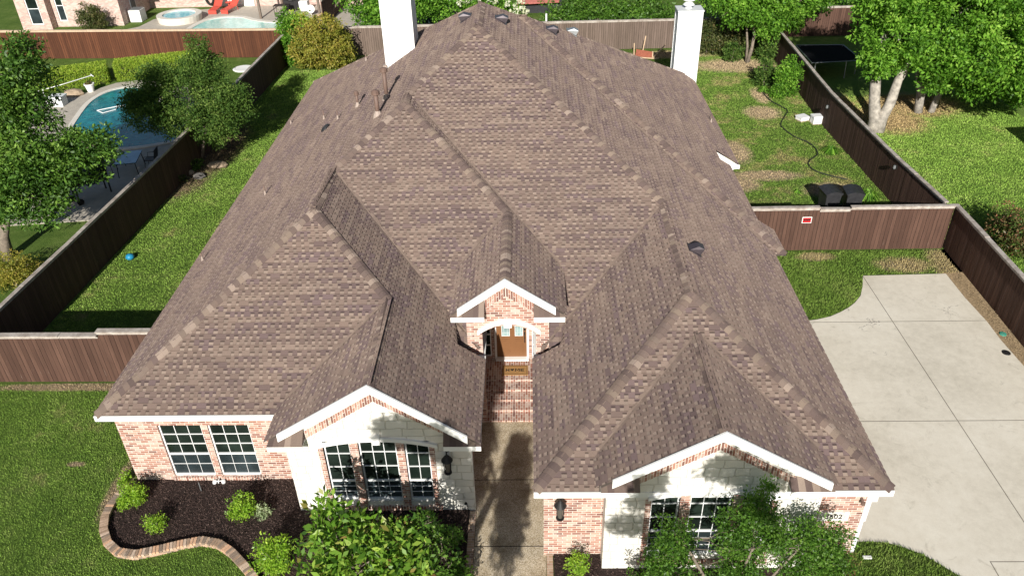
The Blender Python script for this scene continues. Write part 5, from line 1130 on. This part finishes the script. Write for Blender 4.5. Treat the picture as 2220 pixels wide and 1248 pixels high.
rock(-14.75, 34.2, .55, .3, .22, 'long flat tan rock on the lawn edge right of the small leaved tree'); rock(-15.2, 32.95, .28, .2, .25, 'grey rock in shade at the end of the planting patch', plain('dark grey rock', (.14, .13, .12), .9, .3, 5)); rock(-15.8, 33.4, .22, .18, .18, 'small rock nearest the tree stem in the planting patch'); rock(-26.5, 44.3, .6, .4, .38, 'tan boulder beside the white flower pot')
shrub('planting', 'low dark plant clump in the shaded patch below the small leaved tree', (-16.1, 32.4, 0), .5, .5, .22, 60, 12, .1, LF_BUSH, cat='plant'); shrub('planting', 'low plant clump at the foot of the dark left fence', (-15.7, 33.9, 0), .4, .4, .25, 50, 12, .1, LF_ELM, cat='plant')
shrub('hedge_bush', 'rounded yellow green bush at the far left edge beyond the side fence', (-18.9, 24.0, 0), 1.0, .9, .62, 360, 18, .075, LF_OLIVE, spread=.15)

# ================================================================== LEFT NEIGHBOUR: POOL PATIO
PATIO = plain('grey tan patio concrete', (.43, .39, .33), .85, .12, 3, 0, .3)
deckp = [(-32, 27.5), (-18.0, 29.0), (-16.6, 31), (-16.3, 36), (-16.0, 40), (-17.5, 44), (-20, 46.6), (-23, 46.9), (-24.9, 46.3), (-26.3, 44.2), (-29, 42.5), (-33, 40)]
mb = MB(); mb.prism(deckp, -.1, .03); tag(mb.build('patio', PATIO), kind='structure')
def m_water(name, deep, light, sc=1.2, shallow=None):
    k = NT(name); p = k.pos(); n = k.noise(sc, 4, .6, p, 1.5); w_ = k.noise(7, 4, .6, p, .6)
    c = k.ramp(k.math('ADD', k.math('MULTIPLY', n, .6), k.math('MULTIPLY', w_, .4)), [(.35, deep), (.62, light)])
    k.bump(w_, .25, .05); return k.out(c, .08, 0, .5)
WATER = m_water('deep pool water', (.0, .075, .105), (.01, .25, .28)); WATERL = m_water('pale pool water', (.20, .52, .48), (.42, .72, .66)); WATERS = m_water('spa water', (.10, .42, .55), (.30, .65, .70))
COPING = plain('pale pool coping', (.66, .62, .55), .8, .08, 5)
def pool(label, outline, wat, zc=.06, wcop=.3, wz=.04, name='swimming_pool', skirt=None):
    t = tag(empty(name, (sum(p[0] for p in outline)/len(outline), sum(p[1] for p in outline)/len(outline), 0)), label, 'pool'); P = [Vector(p) for p in smooth(outline+[outline[0]], 5)][:-1]; c0 = sum(P, Vector((0, 0)))/len(P)
    m = MB(); m.face([(p.x, p.y, wz) for p in P]); m.build('water', wat, t); m = MB(); n = len(P); O = []
    for i in range(n): d = (P[(i+1) % n]-P[i-1]).normalized(); nn = Vector((d.y, -d.x)); nn = nn if (P[i]-c0).dot(nn) > 0 else -nn; O.append(P[i]+nn*wcop)
    for i in range(n):
        a, b, c_, d_ = P[i], P[(i+1) % n], O[(i+1) % n], O[i]
        m.face([(a.x, a.y, zc), (b.x, b.y, zc), (c_.x, c_.y, zc), (d_.x, d_.y, zc)]); m.face([(a.x, a.y, zc), (a.x, a.y, wz-.05), (b.x, b.y, wz-.05), (b.x, b.y, zc)]); m.face([(c_.x, c_.y, zc), (d_.x, d_.y, zc), (d_.x, d_.y, 0), (c_.x, c_.y, 0)])
    m.build('coping', COPING, t)
    return t
pool('deep blue green pool with curved pale coping behind the left fence', [(-24.6, 41.2), (-24.9, 43.2), (-24.5, 44.9), (-23.2, 45.3), (-21.5, 44.0), (-20.4, 41.5), (-18.6, 39.6), (-17.7, 38.2), (-18.2, 37.2), (-20.0, 36.5), (-22.0, 36.6), (-23.8, 38.4)], WATER, .08, .28, .05)
# hedges
def hedge(a, b, w_, h_, label):
    a = Vector(a); b = Vector(b); t = tag(empty('hedge', (a.x, a.y, 0)), label, 'hedge', 'clipped hedges by the cedar fence'); d = (b-a); L_ = d.length; d.normalize(); n = Vector((-d.y, d.x)); N_ = int(L_*w_*170+L_*h_*300); q = []
    for i in range(N_):
        u = random.uniform(0, L_); r = random.random()
        if r < .5: s_, z = random.uniform(0, w_), h_
        elif r < .9: s_, z = 0, random.uniform(0, h_)
        else: u = random.choice((0, L_)); s_, z = random.uniform(0, w_), random.uniform(0, h_)
        z -= .12*max(0, 1-min(s_, w_-s_)/.2) if z == h_ else 0; p = a+d*u+n*s_; q.append((p.x, p.y, z))
    m = MB(); 
    def T(p): v = a+d*p.x+n*p.y; return Vector((v.x, v.y, p.z))
    m.box(.15, L_-.15, .15, w_-.15, 0, h_-.15, T=T); m.build('stems', plain('hedge inner twigs', (.05, .06, .02), .9, .3), t)
    V, c = leaves(np.array(q), 9, np.full(len(q), .09), .065, .5, 1.); fast('foliage', V, 4, c, LF_HEDGE, t)
hedge((-30.5, 44.0), (-25.3, 46.3), 1.5, 1.0, 'long yellow green clipped hedge, left of the two, by the white pot'); hedge((-24.9, 46.6), (-20.2, 48.3), 1.4, 1.0, 'shorter clipped hedge right of the gap, behind the small leaved tree')
t = tag(empty('flower_pot', (-25.75, 44.85, 0)), 'white flower pot standing on the patio in front of the hedge', 'flower pot'); m_ = MB(); m_.lathe((-25.75, 44.85, .03), [(.0, 0), (.17, 0), (.26, .42), (.29, .42), (.29, .48), (.24, .48), (.23, .42), (0, .42)], 16); m_.build('pot', WHITE, t)
V, c = leaves(np.array([(-25.75, 44.85, .5)]*14), 8, np.full(14, .12), .14, .5, 1.); fast('plant', V, 4, c, LF_RED, t)
m_ = MB(); m_.tube([(-27.6, 42.6, .85), (-26.4, 43.3, 1.0), (-25.3, 44.7, 1.05)], .022, 6); m_.tube([(-25.45, 44.85, 1.05), (-25.15, 44.5, 1.05)], .03, 6); m_.tube([(-27.3, 42.8, .03), (-27.3, 42.8, .88)], .03, 6); tag(m_.build('pool_net_pole', VINYL), 'white pool net pole held out in front of the hedge', 'pool pole')
m_ = MB(); m_.lathe((-17.8, 48.5, 0), [(.0, .0), (.62, .0), (.66, .06), (.60, .09), (.0, .07)], 20); tag(m_.build('round_cover', WHITE), 'round white cover on the grass by the far end of the left fence', 'cover')
m_ = MB(); m_.box(-26.9, -26.2, 42.4, 43.0, .03, .5); m_.box(-26.95, -26.15, 42.35, 43.05, .5, .58); tag(m_.build('pool_pump_box', MAILED), 'pale pool equipment box half hidden by the left tree', 'box')
m_ = MB()
for a, b in (((-23.9, 41.6), (-23.0, 42.2)), ((-23.0, 42.2), (-21.8, 42.6)), ((-23.9, 41.6), (-23.4, 41.2)), ((-23.4, 41.2), (-22.9, 41.7)), ((-22.9, 41.7), (-23.0, 42.2))): m_.tube([(a[0], a[1], .08), (b[0], b[1], .08)], .025, 6)
tag(m_.build('pool_float_frame', VINYL), 'white floating tube frame on the deep pool', 'pool float')
def patio_table(x, y, rz, label, mat=BLUEC, w_=.95, d_=1.45):
    t = tag(empty('patio_table', (x, y, .03)), label, 'table'); m = MB(); m.box(x-w_/2, x+w_/2, y-d_/2, y+d_/2, .72, .735); m.build('table_top', mat, t); m = MB()
    for a in (x-w_/2, x+w_/2-.04): m.box(a, a+.04, y-d_/2, y+d_/2, .69, .719)
    for b in (y-d_/2, y+d_/2-.04): m.box(x-w_/2+.041, x+w_/2-.041, b, b+.04, .69, .719)
    m.build('apron', BLACK, t)
    for a in (-1, 1):
        for b in (-1, 1): m = MB(); m.tube([(x+a*(w_/2-.08), y+b*(d_/2-.08), .69), (x+a*(w_/2-.03), y+b*(d_/2-.03), .03)], .02, 6); m.build('leg', BLACK, t)
    t.rotation_euler.z = rz
patio_table(-18.65, 33.75, .2, 'glass topped patio table with pale blue sky reflection painted on behind the left fence')
def chair(x, y, rz, label, group):
    t = tag(empty('patio_chair', (x, y, .03)), label, 'chair', group); m = MB(); m.box(x-.25, x+.25, y-.25, y+.25, .42, .46); m.build('seat', DARKPL, t); m = MB(); m.bar((x, y+.25, .46), (x, y+.36, .95), .5, .03); m.build('backrest', DARKPL, t)
    for a in (-1, 1):
        for b in (-1, 1): m = MB(); m.tube([(x+a*.22, y+b*.22, .42), (x+a*.27, y+b*.27, .03)], .014, 5); m.build('leg', BLACK, t)
        m = MB(); m.tube([(x+a*.27, y-.22, .42), (x+a*.28, y-.2, .64), (x+a*.28, y+.28, .66)], .014, 5); m.build('armrest', BLACK, t)
    t.rotation_euler.z = rz
chair(-19.7, 33.7, 1.6, 'black metal patio chair on the left side of the glass table', 'chairs round the glass patio table'); chair(-17.85, 34.2, -1.5, 'black metal patio chair on the right side of the glass table', 'chairs round the glass patio table')
# smoker grill
t = tag(empty('smoker_grill', (-19.2, 31.3, 0)), 'black barrel smoker grill standing just behind the left fence', 'grill'); m_ = MB(); m_.tube([(-19.9, 30.7, .95), (-18.9, 31.9, .95)], .30, 16); m_.build('barrel', BLACK, t, True)
m_ = MB(); m_.tube([(-20.35, 30.15, .72), (-19.98, 30.6, .72)], .24, 14); m_.build('fire_box', BLACK, t, True); m_ = MB(); m_.tube([(-18.95, 31.85, 1.2), (-18.95, 31.85, 1.75)], .06, 10); m_.build('chimney_pipe', BLACK, t)
m_ = MB(); m_.bar((-19.1, 30.6, .85), (-18.35, 31.5, .85), .3, .03); m_.build('side_shelf', BLACK, t)
for a, b in ((-20.0, 30.9), (-19.6, 30.5), (-19.1, 31.95), (-18.7, 31.6)): m_ = MB(); m_.bar((a, b, 0), (a, b, .8), .05, .05, upv=(0, 1, 0)); m_.build('leg', BLACK, t)
for a, b in ((-20.05, 30.75), (-19.5, 30.4)): m_ = MB(); m_.tube([(a, b, .15), (a+.05, b-.04, .15)], .15, 12); m_.build('wheel', BLACK, t)

# ================================================================== FAR LEFT NEIGHBOUR HOUSE AND POOL
nh = tag(empty('pink_brick_house', (-30, 60, 0)), 'pale pink brick house behind the cedar fence at the top left', 'house')
b_ = MB(); wall_front(b_, -37.1, -34.9, 0, 3.1, 58.5, [(-36.35, -35.45, .35, 2.6)]); b_.face([(-37.1, 58.5, 0), (-37.1, 58.5, 3.1), (-37.1, 70, 3.1), (-37.1, 70, 0)]); b_.face([(-34.9, 58.5, 0), (-34.9, 59.2, 0), (-34.9, 59.2, 3.1), (-34.9, 58.5, 3.1)])
wall_front(b_, -34.9, -29.9, 0, 3.1, 59.2, [(-34.6, -34.0, .4, 2.6)]); b_.face([(-29.9, 59.2, 0), (-29.9, 64.2, 0), (-29.9, 64.2, 3.1), (-29.9, 59.2, 3.1)])
OB = [(-29.0, -28.1, .75, 2.4), (-27.8, -26.9, .75, 2.4), (-26.6, -25.7, .75, 2.4), (-24.4, -23.6, .0, 2.3)]
wall_front(b_, -29.9, -13, 0, 3.1, 64.2, OB); b_.face([(-13, 64.2, 0), (-13, 74, 0), (-13, 74, 3.1), (-13, 64.2, 3.1)]); b_.build('brick_wall', BRICKP, nh)
window(nh, -36.35, -35.45, .35, 2.6, 58.58, 1, 2, wf=.07); window(nh, -34.6, -34.0, .4, 2.6, 59.28, 1, 2, wf=.07)
for a, b, p, q in OB[:3]: window(nh, a, b, p, q, 64.28, 2, 4)
m_ = MB(); m_.box(-24.4, -23.6, 64.2, 64.26, 0, 2.3); m_.box(-23.4, -21.6, 64.14, 64.2, 0, 2.6); m_.build('patio_door', WHITE, nh)
m_ = MB(); m_.box(-29.905, -29.86, 60.9, 61.8, .6, 2.5); nw = m_.build('side_window', VINYL, nh); m_ = MB(); m_.box(-29.86, -29.85, 60.97, 61.73, .68, 2.42); m_.build('pane', SCREEN, nw)
m_ = MB(); m_.face([(-37.6, 58.0, 3.1), (-34.6, 58.0, 3.1), (-34.6, 66, 5.6), (-37.6, 66, 5.6)]); m_.face([(-34.6, 58.8, 3.1), (-29.5, 58.8, 3.1), (-32, 66, 6), (-34.6, 66, 6)]); m_.face([(-29.5, 58.8, 3.1), (-29.5, 63.8, 3.1), (-32, 66, 6)]); m_.face([(-29.9, 63.8, 3.1), (-12.6, 63.8, 3.1), (-16, 69, 6), (-32, 69, 6)]); m_.face([(-12.6, 63.8, 3.1), (-12.6, 74, 3.1), (-16, 69, 6)])
m_.face([(-37.6, 66, 5.6), (-32, 66, 6), (-32, 74, 3.1), (-37.6, 74, 3.1)]); m_.face([(-32, 69, 6), (-16, 69, 6), (-12.6, 74, 3.1), (-32, 74, 3.1)]); m_.face([(-37.6, 58, 3.1), (-37.6, 66, 5.6), (-37.6, 74, 3.1)]); m_.build('roof', SAGE, nh)
shrub('yard_bush', 'dark brown green bush in front of the pale pink brick wall', (-31.6, 58.0, 0), 1.05, .8, .95, 330, 16, .12, LF_BUSH, spread=.2)
shrub('yard_bush', 'pale spiky plant beside the far pool, behind the fence corner', (-16.0, 56.5, 0), .9, .8, .8, 130, 14, .16, LF_HEDGE, spread=.22)
mb = MB(); mb.prism([(-30.5, 52.2), (-29.8, 57.6), (-28.6, 58.7), (-28.3, 60.6), (-27.2, 62.4), (-25.6, 63.3), (-21.5, 64.1), (-12, 64.1), (-12, 51.6)], -.1, .03); tag(mb.build('patio', PATIO), kind='structure')
pool('pale turquoise pool with white coping beyond the cedar fence', [(-24.2, 53), (-24.4, 56.5), (-24.0, 59.6), (-22.9, 60.6), (-21.6, 60.5), (-20.4, 59.6), (-18.8, 58.9), (-16.8, 58.8), (-15.4, 57.0), (-15.8, 54), (-18, 52.2), (-22, 52)], WATERL, .1, .4, .06)
t = tag(empty('spa', (-26.1, 60.3, 0)), 'round raised spa with white rim and blue water by the far pool', 'spa'); m_ = MB(); m_.lathe((-26.1, 60.3, 0), [(1.55, 0), (1.62, .45), (1.62, .5), (1.2, .5), (1.15, .40)], 32); m_.build('rim', COPING, t); m_ = MB(); m_.face([(-26.1+1.17*math.cos(i*.19635), 60.3+1.17*math.sin(i*.19635), .42) for i in range(32)]); m_.build('water', WATERS, t)
def lounger(x, y, rz):
    t = empty('sun_lounger', (x, y, .03)); pr = [(-.95, .30), (-.3, .34), (.25, .38), (.65, .66), (.98, .92)]; m = MB()
    for (a, z), (b, z2) in zip(pr, pr[1:]): m.face([(x-.3, y+a, z), (x+.3, y+a, z), (x+.3, y+b, z2), (x-.3, y+b, z2)]); m.face([(x-.3, y+a, z-.03), (x-.3, y+b, z2-.03), (x+.3, y+b, z2-.03), (x+.3, y+a, z-.03)]); m.face([(x-.3, y+a, z-.03), (x-.3, y+a, z), (x-.3, y+b, z2), (x-.3, y+b, z2-.03)]); m.face([(x+.3, y+a, z), (x+.3, y+a, z-.03), (x+.3, y+b, z2-.03), (x+.3, y+b, z2)])
    m.face([(x-.3, y-.95, 0.05), (x+.3, y-.95, .05), (x+.3, y-.95, .30), (x-.3, y-.95, .30)]); m.build('sling', REDP, t)
    for a in (-1, 1):
        m = MB(); m.tube([(x+a*.3, y-.95, .03), (x+a*.3, y-.95, .3), (x+a*.3, y+.25, .37), (x+a*.3, y+.98, .9)], .02, 6); m.build('side_rail', REDP, t)
        m = MB(); m.tube([(x+a*.3, y+.3, .37), (x+a*.3, y+.4, .03)], .02, 6); m.build('leg', REDP, t)
    t.rotation_euler.z = rz; return t
a = lounger(-24.1, 62.7, -.05); tag(a, 'red sling sun lounger beside the spa, the left of two', 'sun lounger', 'red loungers by the far pool'); b = copy_tree(a); b.location.x += 1.15; b.rotation_euler.z = -.3; tag(b, 'red sling sun lounger on the open patio, the right of two', 'sun lounger')
t = tag(empty('side_table', (-23.55, 64.0, 0)), 'small red side table between the two loungers', 'table'); m_ = MB(); m_.lathe((-23.5, 63.8, .40), [(.0, 0), (.25, 0), (.25, .04), (0, .04)], 14); m_.build('table_top', REDP, t); m_ = MB(); m_.tube([(-23.5, 63.8, .03), (-23.5, 63.8, .4)], .05, 8); m_.build('leg', REDP, t)
m_ = MB(); ring = [(-25.0+.32*math.cos(a*.4), 64.0, .85+.62*math.sin(a*.4)) for a in range(17)]; m_.tube(ring, .09, 8); tag(m_.build('hose_coil', BLACK), 'black coil of hose hanging on the pink brick wall', 'hose coil')
t = tag(empty('storage_box', (-29.3, 60.6, 0)), 'white outdoor unit box at the corner of the pink brick house', 'box'); m_ = MB(); m_.box(-29.75, -28.9, 60.0, 61.0, .02, .85); m_.build('body', WHITE, t); m_ = MB(); m_.box(-29.7, -28.95, 60.05, 60.95, .851, .9); m_.build('grille', GREYM, t)
# pergola and outdoor kitchen
t = tag(empty('pergola', (-18, 62, 0)), 'weathered timber pergola posts and beams over the far patio', 'pergola')
for x, y in ((-20.0, 60.3), (-19.3, 63.8), (-15.6, 60.5), (-15.6, 63.8)): m_ = MB(); m_.box(x-.08, x+.08, y-.08, y+.08, .03, 2.7); m_.build('post', WOODP, t)
for y in (60.3, 63.8): m_ = MB(); m_.box(-20.4, -15.2, y-.05, y+.05, 2.7, 2.9); m_.build('beam', WOODP, t)
for i in range(9): m_ = MB(); m_.box(-20.3+i*.62, -20.24+i*.62, 59.9, 64.2, 2.9, 3.05); m_.build('rafter', WOODP, t)
t = tag(empty('outdoor_grill', (-18, 62.3, 0)), 'black gas grill with steel side cabinet under the pergola', 'grill'); m_ = MB(); m_.box(-18.7, -17.5, 62.2, 62.9, .15, .85); m_.build('cabinet', BLACK, t); m_ = MB(); m_.lathe((-18.1, 62.55, .85), [(.55, 0), (.5, .25), (.3, .38), (0, .42)], 14); m_.build('hood', BLACK, t); m_ = MB(); m_.box(-17.45, -16.8, 61.9, 62.6, .1, .8); m_.build('side_cabinet', WHITE, t)
t = tag(empty('bar_table', (-18.9, 61.3, 0)), 'dark wire patio table with chairs beneath the pergola', 'table'); m_ = MB(); m_.box(-19.2, -18.0, 61.0, 61.7, .7, .73); m_.build('table_top', BLACK, t)
for a in (-19.15, -18.05):
    for b in (61.05, 61.65): m_ = MB(); m_.bar((a, b, .03), (a, b, .7), .03, .03, upv=(0, 1, 0)); m_.build('leg', BLACK, t)
m_ = MB(); m_.tube([(-16.35, 60.9, .03), (-16.35, 60.9, .5)], .03, 6); m_.tube([(-16.35, 60.9, .5), (-16.32, 60.84, .52)], .30, 18); tag(m_.build('white_disc_stool', WHITE), 'white round disc stool at the corner of the far patio', 'stool')
t = tag(empty('hammock_stand', (-14.5, 60, 0)), 'curved timber hammock stand behind the olive shrub', 'hammock stand'); m_ = MB(); m_.tube([(-16.0, 59.3, .08), (-15.3, 59.8, .18), (-14.4, 60.3, .7), (-13.8, 60.6, 1.4), (-13.5, 60.8, 2.0)], .07, 8); m_.build('arched_beam', WOODP, t); m_ = MB(); m_.bar((-15.9, 60.3, .1), (-14.8, 61.0, .55), .3, .05); m_.build('slat_seat', LUMBER, t)
fence('dark slatted fence in deep shade beyond the hammock stand', [(-14.6, 57.5), (-14.3, 66)], 1.9, FENCE, rails=False)
m_ = MB(); m_.box(-7.6, -5.6, 57.5, 57.6, 0, 2.2)
for i in range(5): m_.box(-7.6+i*.45, -7.55+i*.45, 57.45, 57.499, 0, 2.25)
tag(m_.build('slat_screen', plain('dark teal paint', (.03, .06, .065), .6, .1)), 'dark teal screen between two trees behind the back fence', 'screen')
t = tag(empty('garden_shed', (.8, 60, 0)), 'low shed with red tiled roof behind the back fence', 'shed'); m_ = MB(); m_.box(-.6, 2.6, 60.4, 63, 0, .9); m_.build('wall', DARKPL, t); m_ = MB(); m_.face([(-.8, 59.9, .85), (2.3, 59.9, .95), (2.3, 62, 1.9), (-.8, 62, 1.9)]); m_.face([(-.8, 59.9, .75), (2.3, 59.9, .85), (2.3, 59.9, .95), (-.8, 59.9, .85)]); m_.face([(-.8, 62, 1.9), (2.3, 62, 1.9), (2.3, 64, .9), (-.8, 64, .9)]); m_.build('roof', REDR, t)
m_ = MB(); m_.tube([(1.15, 51.9, 0), (1.15, 51.9, 2.15)], .06, 8); tag(m_.build('white_post', WHITE), 'short white post sticking up behind the back fence', 'post')
# stakes and orange mesh at the back fence
t = tag(empty('mesh_pen', (7.4, 49.4, 0)), 'small pen of timber stakes with orange mesh by the back fence', 'pen')
for a, b in (((6.6, 49.6, 0), (6.57, 49.6, .85)), ((7.1, 49.7, 0), (7.3, 49.9, 1.2)), ((7.7, 49.2, 0), (8.5, 49.5, .75)), ((7.7, 49.2, 0), (7.7, 49.2, .45)), ((8.9, 49.2, 0), (9.7, 49.6, .5)), ((6.6, 49.4, .04), (8.1, 49.0, .04))): m_ = MB(); m_.bar(a, b, .06, .06, upv=(0, 1, .01)); m_.build('stake', LUMBER, t)
m_ = MB(); m_.bar((6.7, 49.55, .28), (7.7, 49.2, .2), .02, .42); m_.build('mesh', ORANGE, t)
# trampoline
t = tag(empty('trampoline', (17.6, 46.7, 0)), 'black rectangular trampoline standing in deep shade beyond the right fence', 'trampoline'); Q = [(16.15, 45.0), (19.1, 45.3), (19.0, 48.3), (16.2, 48.4)]
m_ = MB(); m_.face([(x, y, .88) for x, y in Q]); m_.build('jumping_mat', MATBLACK, t); m_ = MB()
for i in range(4): a, b = Q[i], Q[(i+1) % 4]; m_.tube([(a[0], a[1], .9), (b[0], b[1], .9)], .03, 6)
m_.build('frame', GREYM, t)
for x, y in ((18.1, 45.0), (18.95, 45.7), (16.4, 45.1), (16.4, 48.2), (18.9, 48.1)): m_ = MB(); m_.tube([(x, y, .9), (x, y-.1, .0)], .03, 6); m_.build('leg', GREYM, t)
# house to the right, out of the picture, that throws the wedge of shade on the bright lawn
t = tag(empty('brick_bungalow', (28, 24, 0)), 'brick house standing right of the bright lawn, shading its edge', 'house'); m_ = MB()
m_.box(23.4, 35, 17, 31.0, 0, 2.8); m_.build('wall', BRICK, t); m_ = MB(); xa_, xb_, ya_, yb_ = 22.9, 35.5, 16.6, 31.6
for q in (((xa_, ya_), (xb_, ya_), (29.2, 23)), ((xb_, ya_), (xb_, yb_), (29.2, 25.2), (29.2, 23)), ((xb_, yb_), (xa_, yb_), (29.2, 25.2)), ((xa_, yb_), (xa_, ya_), (29.2, 23), (29.2, 25.2))): m_.face([(x, y, 6.2 if x == 29.2 else 2.8) for x, y in q])
m_.face([(xa_, ya_, 2.79), (xa_, yb_, 2.79), (xb_, yb_, 2.79), (xb_, ya_, 2.79)]); m_.build('roof', SAGE, t)
